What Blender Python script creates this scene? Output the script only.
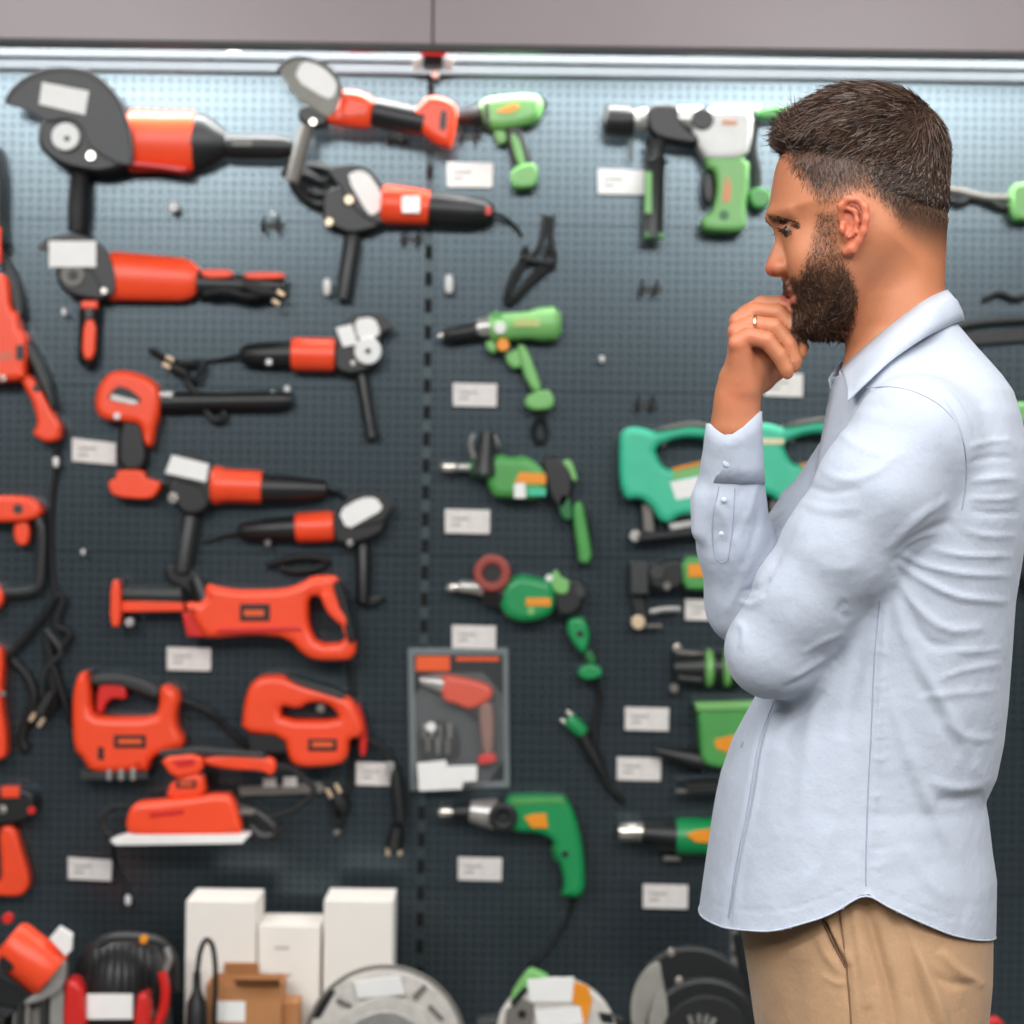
import bpy, bmesh, math, random
import numpy as np
from mathutils import Vector
random.seed(7); rng = np.random.default_rng(7)
sc = bpy.context.scene
for o in list(bpy.data.objects): bpy.data.objects.remove(o)
C = sc.collection

# ---------------------------------------------------------------- camera
F = 2500.0                      # focal length in pixels of the 1024 px frame
CAM = np.array([0.0, -5.0, 1.45]); ROLL = math.radians(0.75)
RX = np.array([math.cos(ROLL), 0, math.sin(ROLL)]); UX = np.array([-math.sin(ROLL), 0, math.cos(ROLL)])
FW = np.array([0.0, 1.0, 0.0])
cd = bpy.data.cameras.new('camera'); cam = bpy.data.objects.new('camera', cd); C.objects.link(cam)
cam.location = CAM; cam.rotation_euler = (math.pi/2, -ROLL, 0)
cd.sensor_width = 36; cd.lens = F*36/1024
cd.dof.use_dof = True; cd.dof.focus_distance = 2.24; cd.dof.aperture_fstop = 8.5
cd.clip_start = 0.05
sc.camera = cam

# ---------------------------------------------------------------- light and exposure
w = bpy.data.worlds.new('shop_ambient'); sc.world = w; w.use_nodes = True
w.node_tree.nodes['Background'].inputs[0].default_value = (0.93, 0.97, 1.0, 1)
w.node_tree.nodes['Background'].inputs[1].default_value = 0.10
def area(name, loc, rot, sx, sy, power, col=(1, 1, 1), spread=180):
    l = bpy.data.lights.new(name, 'AREA'); l.shape = 'RECTANGLE'; l.size = sx; l.size_y = sy
    l.energy = power; l.color = col; l.spread = math.radians(spread)
    o = bpy.data.objects.new(name, l); C.objects.link(o); o.location = loc; o.rotation_euler = rot
    return o
area('strip_lamp', (0, -0.065, 2.40), (0, 0, 0), 5.6, 0.03, 66, (1.0, 1.0, 0.99))
area('ceiling_lamp_aisle', (1.2, -3.5, 3.35), (math.radians(12), math.radians(6), 0), 2.6, 1.2, 40, (1.0, 0.98, 0.95))
area('ceiling_lamp_rear', (1.45, -7.0, 3.45), (math.radians(35), 0, 0), 1.0, .7, 60, (1.0, 0.97, 0.94))
area('ceiling_lamp_far_left', (-1.75, -7.0, 3.45), (math.radians(35), 0, 0), 1.0, .7, 60, (1.0, 0.97, 0.94))
area('added_sheen_lamp', (0, -5.4, 3.34), (math.radians(72), 0, 0), 6.4, .42, 150, (1.0, 1.0, 1.0))  # added lamp, aimed to give the upper pegboard its sheen
area('ceiling_lamp_left', (-1.9, -3.4, 3.3), (math.radians(10), math.radians(-25), 0), 1.6, 1.2, 44, (0.97, 0.99, 1.0))
sc.view_settings.view_transform = 'Standard'; sc.view_settings.look = 'None'
sc.view_settings.gamma = 1; sc.view_settings.use_curve_mapping = False
sc.view_settings.exposure = 0.0

# ---------------------------------------------------------------- helpers
def P(px, py, Y):
    a = (px-512)/F; b = (512-py)/F; d = FW + a*RX + b*UX
    return CAM + d*(Y-CAM[1])
def srgb(r, g, b):
    f = lambda c: (c/255/12.92) if c/255 <= .04045 else ((c/255+.055)/1.055)**2.4
    return (f(r), f(g), f(b), 1)
def mat(name, col, rough=.5, metal=0, noise=0.0, nscale=30, bump=0.0, bscale=200, spec=.5, alpha=1, trans=0, emis=0, sss=0):
    m = bpy.data.materials.new(name); m.use_nodes = True; nt = m.node_tree; b = nt.nodes['Principled BSDF']
    b.inputs['Base Color'].default_value = col; b.inputs['Roughness'].default_value = rough
    b.inputs['Metallic'].default_value = metal; b.inputs['Specular IOR Level'].default_value = spec
    if trans: b.inputs['Transmission Weight'].default_value = trans
    if alpha < 1: b.inputs['Alpha'].default_value = alpha
    if sss:
        b.inputs['Subsurface Weight'].default_value = sss; b.inputs['Subsurface Radius'].default_value = (1, .35, .2)
        b.inputs['Subsurface Scale'].default_value = 0.008
    if emis: b.inputs['Emission Color'].default_value = col; b.inputs['Emission Strength'].default_value = emis
    tc = nt.nodes.new('ShaderNodeTexCoord')
    n = nt.nodes.new('ShaderNodeTexNoise'); n.inputs['Scale'].default_value = nscale; n.inputs['Detail'].default_value = 4
    nt.links.new(tc.outputs['Object'], n.inputs['Vector'])
    mx = nt.nodes.new('ShaderNodeMix'); mx.data_type = 'RGBA'; mx.blend_type = 'MULTIPLY'; mx.inputs[0].default_value = 1
    mr = nt.nodes.new('ShaderNodeMapRange'); mr.inputs[1].default_value = .3; mr.inputs[2].default_value = .7
    k = noise or .08; mr.inputs[3].default_value = 1-k; mr.inputs[4].default_value = 1
    nt.links.new(n.outputs[0], mr.inputs[0]); mx.inputs[6].default_value = col
    nt.links.new(mr.outputs[0], mx.inputs[7]); nt.links.new(mx.outputs[2], b.inputs['Base Color'])
    if bump:
        n2 = nt.nodes.new('ShaderNodeTexNoise'); n2.inputs['Scale'].default_value = bscale
        nt.links.new(tc.outputs['Object'], n2.inputs['Vector'])
        bp = nt.nodes.new('ShaderNodeBump'); bp.inputs['Strength'].default_value = bump; bp.inputs['Distance'].default_value = .002
        nt.links.new(n2.outputs[0], bp.inputs['Height']); nt.links.new(bp.outputs[0], b.inputs['Normal'])
    return m
ORG = mat('red_orange_plastic', srgb(252, 78, 38), .38, noise=.06)
ORD = mat('red_plastic', srgb(214, 36, 30), .4)
GRN = mat('leaf_green_plastic', srgb(80, 158, 80), .38)
GRL = mat('pale_and_lit_green_plastic', srgb(124, 188, 108), .4)  # pale green parts; on upper tools the stronger light is in this colour
GRD = mat('low_lit_green_plastic', srgb(24, 146, 82), .38)  # same green darkened for lower tools, weaker light put into the colour
TRQ = mat('turquoise_plastic', srgb(62, 194, 154), .4)
BLK = mat('black_plastic', srgb(23, 25, 26), .42)
RUB = mat('black_rubber', srgb(17, 19, 20), .6, bump=.3)
DGY = mat('charcoal_plastic', srgb(48, 51, 50), .45)
GRY = mat('grey_plastic', srgb(118, 114, 108), .5)
SIL = mat('cast_aluminium', srgb(196, 194, 190), .35, .7, noise=.2, nscale=60)
STE = mat('bright_steel', srgb(226, 220, 210), .22, .9)
BRS = mat('plug_pin_metal', srgb(240, 214, 180), .3, .4)
YEL = mat('orange_yellow_plastic', srgb(240, 150, 30), .4)
WHT = mat('white_plastic', srgb(236, 236, 234), .45)
PAP = mat('white_sticker_paper', srgb(244, 243, 240), .6, noise=.05)
TAG = mat('price_card', srgb(232, 226, 222), .5, noise=.15, nscale=70)
CRT = mat('white_carton', srgb(242, 237, 229), .7, noise=.04, nscale=12)
KRF = mat('brown_cardboard', srgb(190, 132, 84), .8, noise=.12, nscale=20)
PCS = mat('pale_casting', srgb(224, 219, 211), .45, .15, noise=.25, nscale=40)
GRR = mat('abrasive_disc_grey', srgb(150, 148, 140), .7, noise=.2)
CLR = mat('clear_blister', (0.9, 0.95, 0.97, 1), .12, alpha=.05, spec=.5)
ORP = mat('orange_print', srgb(238, 92, 34), .5)
GDM = mat('green_dim_plastic', srgb(36, 110, 60), .4)

def link(name, me, m=None, parent=None, smooth=False, loc=None):
    o = bpy.data.objects.new(name, me); C.objects.link(o)
    if m: me.materials.append(m)
    if smooth: me.polygons.foreach_set('use_smooth', [True]*len(me.polygons))
    if loc is not None:
        l = Vector(loc); me.transform(__import__('mathutils').Matrix.Translation(-l))
        if parent is None: o.location = l
    if parent is not None: o.parent = parent
    return o
def tag(o, label, cat, group=None, kind=None):
    if label: o['label'] = label
    if cat: o['category'] = cat
    if group: o['group'] = group
    if kind: o['kind'] = kind
    return o
def box_bm(bm, x0, x1, y0, y1, z0, z1, bev=0):
    vs = [bm.verts.new((x, y, z)) for x in (x0, x1) for y in (y0, y1) for z in (z0, z1)]
    for f in ((0,1,3,2),(4,6,7,5),(0,4,5,1),(2,3,7,6),(0,2,6,4),(1,5,7,3)): bm.faces.new([vs[i] for i in f])
def mesh_of(bm, bev=0):
    bmesh.ops.recalc_face_normals(bm, faces=bm.faces)
    if bev: bmesh.ops.bevel(bm, geom=list(bm.edges), offset=bev, segments=2, affect='EDGES', profile=.5)
    me = bpy.data.meshes.new('m'); bm.to_mesh(me); bm.free(); return me
def chaikin(p, n=2, closed=True):
    p = [np.array(q, float) for q in p]
    for _ in range(n):
        q = []
        L = len(p)
        for i in range(L if closed else L-1):
            a, b = p[i], p[(i+1) % L]
            q += [a*.78+b*.22, a*.22+b*.78]
        if not closed: q = [p[0]]+q+[p[-1]]
        p = q
    return p
def plate_mesh(loops, Y0, Y1, r):
    """rounded slab: loops are closed outlines in metres (x,z) ; between depths Y0 (back) and Y1 (front)"""
    cu = bpy.data.curves.new('c', 'CURVE'); cu.dimensions = '2D'; cu.fill_mode = 'BOTH'
    t = abs(Y0-Y1)/2; r = min(r, t*.98)
    cu.extrude = t-r; cu.bevel_depth = r; cu.bevel_resolution = 3; cu.offset = -r
    for lp in loops:
        s = cu.splines.new('POLY'); s.points.add(len(lp)-1); s.use_cyclic_u = True
        for i, q in enumerate(lp): s.points[i].co = (q[0], q[1], 0, 1)
    o = bpy.data.objects.new('tmp', cu); C.objects.link(o)
    dg = bpy.context.evaluated_depsgraph_get()
    me = bpy.data.meshes.new_from_object(o.evaluated_get(dg))
    bpy.data.objects.remove(o)
    n = len(me.vertices); co = np.empty(n*3); me.vertices.foreach_get('co', co); co = co.reshape(-1, 3)
    out = np.stack([co[:, 0], (Y0+Y1)/2-co[:, 2], co[:, 1]], 1); me.vertices.foreach_set('co', out.ravel())
    me.materials.clear(); me.update()
    return me
def ring_mesh(rings, caps=True, closed=False):
    n = len(rings[0]); V = [tuple(v) for r in rings for v in r]; Fc = []
    for i in range(len(rings)-1):
        for j in range(n):
            a = i*n+j; b = i*n+(j+1) % n; Fc.append((a, b, b+n, a+n))
    if caps: Fc.append(tuple(range(n-1, -1, -1))); Fc.append(tuple(range((len(rings)-1)*n, len(rings)*n)))
    me = bpy.data.meshes.new('m'); me.from_pydata(V, [], Fc)
    bm = bmesh.new(); bm.from_mesh(me); bmesh.ops.recalc_face_normals(bm, faces=bm.faces); bm.to_mesh(me); bm.free()
    return me
def frame(d):
    d = d/np.linalg.norm(d); u = np.cross(d, (0, 1, 0))
    if np.linalg.norm(u) < 1e-3: u = np.cross(d, (1, 0, 0))
    u /= np.linalg.norm(u); return u, np.cross(d, u)
def tube_pts(pts, rad, seg=8):
    pts = [np.array(p, float) for p in pts]; rings = []
    for i, p in enumerate(pts):
        d = pts[min(i+1, len(pts)-1)]-pts[max(i-1, 0)]; u, v = frame(d)
        r = rad[i] if hasattr(rad, '__len__') else rad
        rings.append([p+r*(math.cos(a)*u+math.sin(a)*v) for a in np.linspace(0, 2*math.pi, seg, endpoint=False)])
    return ring_mesh(rings)
def sm(me):
    me.polygons.foreach_set('use_smooth', [True]*len(me.polygons)); 
    return me
def autosmooth(o):
    me = o.data; me.polygons.foreach_set('use_smooth', [True]*len(me.polygons))
    try: me.set_sharp_from_angle(angle=math.radians(38))
    except Exception: pass

class Tool:
    """one thing built of parts; outlines are read off the wall plane, d = millimetres in front of the wall"""
    def __init__(s, name, label, cat, at, group=None, d=0):
        s.o = bpy.data.objects.new(name, None); C.objects.link(s.o); s.o.empty_display_size = .05
        s.loc = P(at[0], at[1], -d/1000); s.o.location = s.loc; tag(s.o, label, cat, group)
    off = 0
    def put(s, nm, m, me, parent, lab):
        me.transform(__import__('mathutils').Matrix.Translation(-Vector(s.loc)))
        o = bpy.data.objects.new(nm, me); C.objects.link(o); me.materials.append(m); autosmooth(o)
        o.parent = parent or s.o
        if lab: o['label'] = lab
        return o
    def pl(s, nm, m, pts, d0, d1, r=5, it=2, holes=(), parent=None, lab=None):
        d0 += s.off; d1 += s.off; Ym = -(d0+d1)/2000
        def cv(p): return [(lambda q: (q[0], q[2]))(P(a[0], a[1], Ym)) for a in chaikin(p, it)]
        return s.put(nm, m, plate_mesh([cv(pts)]+[cv(h) for h in holes], -d0/1000, -d1/1000, r/1000), parent, lab)
    def rc(s, nm, m, x0, y0, x1, y1, d0, d1, r=1, parent=None, lab=None):
        return s.pl(nm, m, [(x0, y0), (x1, y0), (x1, y1), (x0, y1)], d0, d1, r, 0, parent=parent, lab=lab)
    def rv(s, nm, m, a, b, prof, d=None, seg=24, parent=None, lab=None, sq=1.0):
        sc_ = .00197; rm = max(q[1] for q in prof)*sc_*1000
        if d is None: d = rm*sq+4
        d += s.off; A = P(a[0], a[1], -d/1000); B = P(b[0], b[1], -d/1000); ax = B-A; u, v = frame(ax)
        prof = [tuple(q) for q in prof]; rings = []
        for t, r in [(prof[0][0], prof[0][1]*.5)]+prof+[(prof[-1][0], prof[-1][1]*.5)]:
            c = A+ax*t
            rings.append([c+r*sc_*(math.cos(t_)*u+math.sin(t_)*v*sq) for t_ in np.linspace(0, 2*math.pi, seg, endpoint=False)])
        return s.put(nm, m, ring_mesh(rings), parent, lab)
    def disc(s, nm, m, c, r, d0, d1, rr=1, parent=None, lab=None, hole=0):
        n = 36; sc_ = 1
        pts = [(c[0]+r*math.cos(a), c[1]+r*math.sin(a)) for a in np.linspace(0, 2*math.pi, n, endpoint=False)]
        hs = [[(c[0]+hole*math.cos(a), c[1]+hole*math.sin(a)) for a in np.linspace(0, 2*math.pi, 20, endpoint=False)]] if hole else []
        return s.pl(nm, m, pts, d0, d1, rr, 0, hs, parent, lab)
    def tb(s, nm, m, pts, r, parent=None, lab=None, it=3, seg=8):
        q = chaikin([(p[0], p[1], p[2] if len(p) > 2 else 12) for p in pts], it, closed=False)
        return s.put(nm, m, tube_pts([P(a[0], a[1], -(a[2]+s.off)/1000) for a in q], r*.00197, seg), parent, lab)
    def pins(s, parent, x, y, dx, dy, d=20, sp=5.5, m=None):
        """two plug pins"""
        n = math.hypot(dx, dy); ux, uy = dx/n, dy/n
        for k in (-1, 1):
            a = (x-uy*k*sp, y+ux*k*sp); b = (a[0]+dx, a[1]+dy)
            s.rv('pin', m or BRS, a, b, [(0, 2.3), (.9, 2.3), (1, 1.4)], d, 10, parent, 'metal plug pin')

# ---------------------------------------------------------------- the setting
def struct(name, me, m, parent=None, smooth=False):
    o = link(name, me, m, parent, smooth)
    if parent is None: o['kind'] = 'structure'
    return o
SX0, SX1 = P(426, 512, 0)[0]-3.2, P(426, 512, 0)[0]+3.2
XS = P(425.5, 512, 0)[0]                        # the slotted joint between the two bays
def pegboard_material():
    m = bpy.data.materials.new('perforated_steel_sheet'); m.use_nodes = True; nt = m.node_tree; N = nt.nodes; L = nt.links
    b = N['Principled BSDF']; b.inputs['Roughness'].default_value = .235; b.inputs['Metallic'].default_value = .75
    tc = N.new('ShaderNodeTexCoord'); sp = N.new('ShaderNodeSeparateXYZ'); L.new(tc.outputs['Object'], sp.inputs[0])
    def mth(op, a, c=None):
        n = N.new('ShaderNodeMath'); n.operation = op
        for i, v in enumerate((a, c)):
            if v is None: continue
            if isinstance(v, (int, float)): n.inputs[i].default_value = v
            else: L.new(v, n.inputs[i])
        return n.outputs[0]
    def cell(ch, pitch): return mth('SUBTRACT', mth('FRACT', mth('DIVIDE', ch, pitch)), .5)
    u = cell(sp.outputs[0], .0185); v = cell(sp.outputs[2], .0185)
    r = mth('SQRT', mth('ADD', mth('MULTIPLY', u, u), mth('MULTIPLY', v, v)))
    ho = N.new('ShaderNodeMapRange'); ho.inputs[1].default_value = .15; ho.inputs[2].default_value = .27
    ho.inputs[3].default_value = 1; ho.inputs[4].default_value = 0; L.new(r, ho.inputs[0])
    mx = N.new('ShaderNodeMix'); mx.data_type = 'RGBA'; L.new(ho.outputs[0], mx.inputs[0])
    mx.inputs[6].default_value = srgb(87, 99, 105); mx.inputs[7].default_value = srgb(50, 62, 68)
    no = N.new('ShaderNodeTexNoise'); no.inputs['Scale'].default_value = 3; L.new(tc.outputs['Object'], no.inputs[0])
    m2 = N.new('ShaderNodeMix'); m2.data_type = 'RGBA'; m2.blend_type = 'MULTIPLY'; m2.inputs[0].default_value = .25
    L.new(mx.outputs[2], m2.inputs[6]); L.new(no.outputs[0], m2.inputs[7]); L.new(m2.outputs[2], b.inputs['Base Color'])
    bp = N.new('ShaderNodeBump'); bp.inputs['Strength'].default_value = .1; bp.inputs['Distance'].default_value = .001; bp.invert = True
    return m
PEG = pegboard_material()
bm = bmesh.new()
zs = [P(430, y, 0)[2] for y in (-10, 58, 225, 390, 555, 720, 886, 1052, 1218, 1384, 1520)]
for i in range(len(zs)-1):
    for x0, x1 in ((SX0-2, XS-1.35), (XS-1.345, XS-.008), (XS+.008, XS+1.345), (XS+1.35, SX1+2)):
        box_bm(bm, x0, x1, 0, .02, max(0.0, zs[i+1])+.0006, zs[i]-.0006)
struct('wall_back', mesh_of(bm), PEG)
bm = bmesh.new(); box_bm(bm, SX0-2, SX1+2, .02, .12, 0, 3.6); struct('wall_rear', mesh_of(bm), mat('dark_backing', srgb(22, 26, 28), .7))
bm = bmesh.new(); box_bm(bm, -7, 7, -9, .12, -.1, 0); struct('floor', mesh_of(bm), mat('polished_floor', srgb(104, 104, 102), .4, noise=.1, nscale=2))
bm = bmesh.new(); box_bm(bm, -7, 7, -9, .12, 3.6, 3.7); struct('ceiling', mesh_of(bm), mat('white_ceiling', srgb(225, 225, 222), .9))
# slotted upright between the bays
bm = bmesh.new(); box_bm(bm, XS-.0075, XS+.0075, .001, .018, .4, P(433, 82, 0)[2])
up = struct('trim_1', mesh_of(bm), mat('upright_steel', srgb(62, 74, 78), .4, .5))
SLOT = mat('slot_dark', srgb(8, 10, 12), .9)
k = 0; y = 92.0
while y < 1120:
    z = P(430, y, 0)[2]
    bm = bmesh.new(); box_bm(bm, XS-.0064, XS+.0064, -.0012, .0015, z-.014, z+.014)
    s_ = link('slot', mesh_of(bm), SLOT, up); k += 1; y += 26.7
# fascia above the display, black lower lip, lamp channel
FAS = mat('mauve_grey_laminate', srgb(110, 92, 97), .27, noise=.05, nscale=6, bump=.25, bscale=5, spec=.4)
YF = -.13; zf = P(430, 46, YF)[2]
def slope(x): return 0.0
xf = P(433, 40, YF)[0]
bm = bmesh.new(); box_bm(bm, xf-.03, xf+.03, YF+.001, YF+.006, zf, 3.6); struct('trim_8', mesh_of(bm), mat('joint_backing', srgb(10, 10, 12), .9))
for nm, x0, x1 in (('trim_2', SX0, xf-.0015), ('trim_3', xf+.0015, SX1)):
    bm = bmesh.new(); box_bm(bm, x0, x1, YF-.02, YF, zf, 3.6); struct(nm, mesh_of(bm, .001), FAS)
bm = bmesh.new(); box_bm(bm, SX0, SX1, YF-.0225, YF+.015, zf-.012, zf-.001); struct('trim_4', mesh_of(bm, .001), mat('black_lip', srgb(14, 15, 17), .5))
bm = bmesh.new(); box_bm(bm, SX0, SX1, YF+.001, 0, zf+.12, zf+.14); struct('trim_5', mesh_of(bm), mat('canopy_board', srgb(70, 74, 78), .7))
ALU = mat('lamp_channel_aluminium', srgb(56, 62, 66), .7, 0, noise=.1, nscale=8)
zc0 = P(430, 74, -.02)[2]; zc1 = P(430, 62, -.04)[2]; zc2 = P(430, 46, -.06)[2]
bm = bmesh.new(); box_bm(bm, SX0, SX1, -.02, 0, zc0, zc1); struct('trim_6', mesh_of(bm, .001), mat('channel_grey', srgb(60, 66, 70), .75, 0))
bm = bmesh.new(); box_bm(bm, SX0, SX1, -.025, 0, zc1+.003, zc2); struct('trim_7', mesh_of(bm, .002), ALU)
t = Tool('rail_bracket', 'small black and red bracket at the joint under the mauve fascia', 'bracket', (433, 80))
t.rc('body', BLK, 423, 55, 443, 70, 52, 66, 1); t.rc('cap', ORD, 421, 50, 446, 56, 52, 70, 1, lab='red cap')
t.rc('wing', GRY, 413, 58, 422, 70, 51, 58, 1); t.rc('wing', GRY, 444, 58, 453, 70, 51, 58, 1)
t.disc('stud', WHT, (435, 74), 3.6, 22, 54, 1)
for x0, x1, lb in ((41, 86, 'long white lamp end strip at the top left under the fascia'), (350, 374, 'short red strip on the lamp channel left of the joint'), (228, 240, 'tiny pale strip on the lamp channel between the other two')):
    t = Tool('channel_clip', lb, 'clip', (x0, 52), d=50); t.rc('strip', ORD if x0 == 350 else PAP, x0, 44.5 if x0 < 60 else 50, x1, 48.5 if x0 < 60 else 53, 50, 56, .5)
# shelf under the wall
zsh = 0.325
bm = bmesh.new(); box_bm(bm, SX0, SX1, -.60, -.002, zsh-.035, zsh)
shelf = link('display_shelf', mesh_of(bm, .002), mat('shelf_steel', srgb(60, 68, 72), .45, .2)); tag(shelf, 'long dark steel shelf below the pegboard carrying boxes and saws', 'shelf')
bm = bmesh.new(); box_bm(bm, SX0, SX1, -.56, -.01, 0.0, zsh-.036)
tag(link('shelf_base_cabinet', mesh_of(bm), mat('base_grey', srgb(44, 50, 54), .6)), 'dark base cabinet standing on the floor under the display shelf', 'cabinet')

# ---------------------------------------------------------------- red tools, left bay
G1 = 'red angle grinders on the left bay'
t = Tool('angle_grinder', 'largest angle grinder, at the top left, with a big half-round black guard', 'angle grinder', (66, 137), G1)
t.pl('gear_head', BLK, [(42, 120), (90, 118), (128, 130), (132, 168), (118, 172), (100, 176), (62, 168), (40, 150)], 8, 82, 8)
g = t.pl('blade_guard', DGY, [(6, 104), (12, 92), (26, 80), (45, 72), (66, 69.5), (88, 74), (106, 86), (120, 104), (129, 128), (132, 150), (131, 166), (118, 164), (105, 157), (88, 146), (84, 128), (70, 118), (48, 122), (38, 117), (24, 109)], 84, 92, 2, 1)
t.pl('guard_rim', BLK, [(5, 104), (10, 90), (26, 77), (45, 69), (66, 67), (90, 71), (108, 83), (122, 102), (131, 128), (134, 150), (132, 167), (130, 166), (131, 150), (127, 129), (119, 105), (105, 87), (88, 75), (66, 71), (46, 73.5), (28, 81), (13, 93), (8, 104)], 74, 95, 1, 1, parent=g)
t.pl('sticker', PAP, [(42, 82), (89, 91), (85, 115), (39, 104)], 92, 93.2, .3, 0, lab='white price sticker')
h = t.disc('hub', WHT, (66, 137), 14, 84, 98, 3, lab='white hub'); t.disc('hub_hole', BLK, (67, 138.5), 3, 98, 99, .4, parent=h)
t.disc('screw', STE, (45, 148), 3.6, 60, 76, 1); t.disc('screw', STE, (91, 156), 4.5, 84, 94, 1)
t.rv('motor_housing', ORG, (129, 141), (194, 142), [(0, 30), (.05, 32), (.5, 30.5), (.9, 31.5), (1, 30)], 42, sq=.6)
t.pl('vent_lip', ORD, [(104, 156), (135, 162), (192, 168), (186, 175), (160, 170), (110, 166)], 20, 78, 3, 1)
t.rv('rear_cap', BLK, (193, 141), (232, 146), [(0, 28), (.2, 29), (.6, 20), (.85, 13), (1, 11)], 42, sq=.65)
t.rv('main_handle', BLK, (226, 146), (292, 147), [(0, 11), (.1, 12.5), (.8, 12.5), (1, 9)], 50)
t.rc('handle_print', GRY, 232, 141, 252, 146, 72, 75, .5, lab='grey print on the handle')
t.rv('side_handle', RUB, (80, 168), (77, 232), [(0, 6), (.08, 12), (.15, 9.5), (.6, 10.5), (1, 9)], 40)
t.tb('power_cord', BLK, [(288, 148, 45), (294, 151, 40), (300, 155, 34)], 3)

t = Tool('angle_grinder', 'angle grinder with a pale grey disc guard and red end block, top row', 'angle grinder', (312, 95), G1)
t.off = 62
t.pl('blade_guard', GRR, [(278, 70), (284, 62), (296, 58), (312, 60), (328, 68), (339, 82), (341, 98), (336, 112), (327, 118), (312, 108), (298, 98), (287, 84)], 50, 58, 2, 1)
t.pl('guard_rim', DGY, [(276, 72), (283, 61), (296, 56), (313, 58), (330, 66), (341, 80), (343, 98), (340, 98), (338, 82), (328, 69), (311, 61), (297, 59), (285, 64), (279, 73)], 44, 62, 1, 1)
t.pl('sticker', PAP, [(302, 60), (322, 66), (338, 82), (334, 97), (326, 99), (294, 79)], 58, 59.2, .3, 1, lab='white price sticker')
t.pl('gear_head', BLK, [(300, 108), (316, 106), (330, 118), (326, 128), (308, 128), (298, 120)], 5, 50, 5)
t.disc('screw', STE, (313, 122), 3.5, 50, 54, 1)
t.pl('motor_housing', ORG, [(340, 90), (358, 91), (372, 97), (377, 104), (376, 120), (368, 129), (345, 127), (326, 124), (330, 112), (338, 108)], 5, 58, 22)
t.rv('rear_grip', BLK, (373, 112), (424, 123), [(0, 13), (.1, 14.5), (1, 14.5)], 34)
t.pl('rear_block', ORG, [(411, 113), (420, 106), (427, 97), (445, 99), (458, 107), (456, 125), (452, 149), (441, 146), (432, 141), (424, 135), (413, 124)], 5, 60, 14, 1, lab='red end block')
t.pl('slot', BLK, [(441, 110), (447, 111), (446, 131), (439, 130)], 58, 61, .5, 1)
t.rv('side_handle', GRY, (307, 126), (292, 182), [(0, 6), (.15, 7.5), (1, 7)], 38, lab='grey side handle')

t = Tool('angle_grinder', 'angle grinder with a silver badge on its red body, across the slotted joint', 'angle grinder', (350, 200), G1)
t.pl('gear_head', BLK, [(322, 196), (338, 186), (352, 190), (372, 210), (384, 222), (378, 230), (350, 236), (334, 228), (324, 226)], 5, 50, 6)
t.pl('blade_guard', BLK, [(328, 172), (338, 166), (356, 164), (372, 170), (383, 186), (388, 206), (386, 224), (374, 222), (360, 214), (348, 200), (340, 186)], 50, 58, 2, 1)
t.pl('sticker', PAP, [(346, 176), (358, 170), (368, 173), (380, 190), (384, 205), (376, 214), (368, 215)], 58, 59.2, .3, 1, lab='white price sticker')
t.rv('motor_housing', ORG, (382, 204), (429, 208), [(0, 18), (.1, 20), (.5, 19), (1, 17)], 44)
t.rc('badge', SIL, 402, 196, 420, 213, 80, 86, .6, lab='silver badge')
t.rv('rear_grip', BLK, (427, 208), (494, 213), [(0, 15), (.1, 17), (.6, 16), (.9, 12), (1, 8)], 40)
t.disc('end_dot', ORD, (488, 211), 4, 60, 64, 1, lab='red end dot')
t.disc('screw', BRS, (329, 222), 4, 50, 54, 1); t.disc('screw', BRS, (349, 200), 4.5, 58, 62, 1)
t.rv('side_handle', DGY, (353, 234), (343, 299), [(0, 6), (.1, 9), (1, 8)], 30)
t.tb('power_cord', BLK, [(493, 213, 35), (506, 218, 25), (516, 227, 12), (522, 236, 8)], 2)
t.tb('cord_bundle', RUB, [(308, 166, 16), (322, 168, 22), (334, 172, 30), (326, 184, 20), (300, 172, 25), (292, 184, 20), (306, 200, 18), (322, 206, 24)], 5.5)
t.tb('cord_loop', RUB, [(284, 170, 14), (300, 186, 20), (318, 196, 24), (330, 190, 20), (316, 176, 20), (300, 170, 24), (290, 160, 16)], 5)

t = Tool('angle_grinder', 'angle grinder with a red and black side handle, under the largest grinder', 'angle grinder', (73, 275), G1)
t.pl('gear_head', BLK, [(56, 262), (100, 262), (112, 270), (114, 294), (106, 302), (84, 300), (62, 292)], 5, 58, 7)
t.pl('blade_guard', BLK, [(36, 250), (44, 240), (58, 235), (78, 233), (98, 241), (110, 256), (116, 276), (115, 295), (104, 296), (97, 280), (88, 266), (56, 266), (52, 252)], 56, 66, 2, 1)
t.rc('sticker', PAP, 49, 241, 96, 267, 66, 67.2, .3, lab='white price sticker')
t.disc('spindle', GRY, (73, 275), 12, 50, 64, 2); t.disc('spindle_nut', BLK, (73, 275), 5, 64, 67, 1); t.disc('screw', STE, (104, 291), 3.4, 60, 68, 1)
t.rv('motor_housing', ORG, (110, 276), (206, 281), [(0, 24), (.04, 25), (.4, 23.5), (.75, 22), (.85, 19), (.95, 11), (1, 7)], 34, sq=.6)
t.rv('main_handle', BLK, (198, 284), (286, 287), [(0, 14), (.2, 12), (.8, 12), (1, 7)], 34)
t.pl('handle_strip', ORG, [(200, 270), (232, 270), (234, 278), (205, 279)], 40, 66, 3, 1); t.pl('handle_strip', ORG, [(244, 273), (285, 273), (285, 279), (246, 280)], 36, 60, 3, 1)
c_ = t.tb('power_cord', RUB, [(205, 294, 54), (225, 290, 62), (250, 298, 58), (272, 290, 60), (240, 284, 62), (258, 292, 64), (276, 294, 60)], 4)
t.pins(c_, 275, 296, 7, 4, 70, 5)
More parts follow.
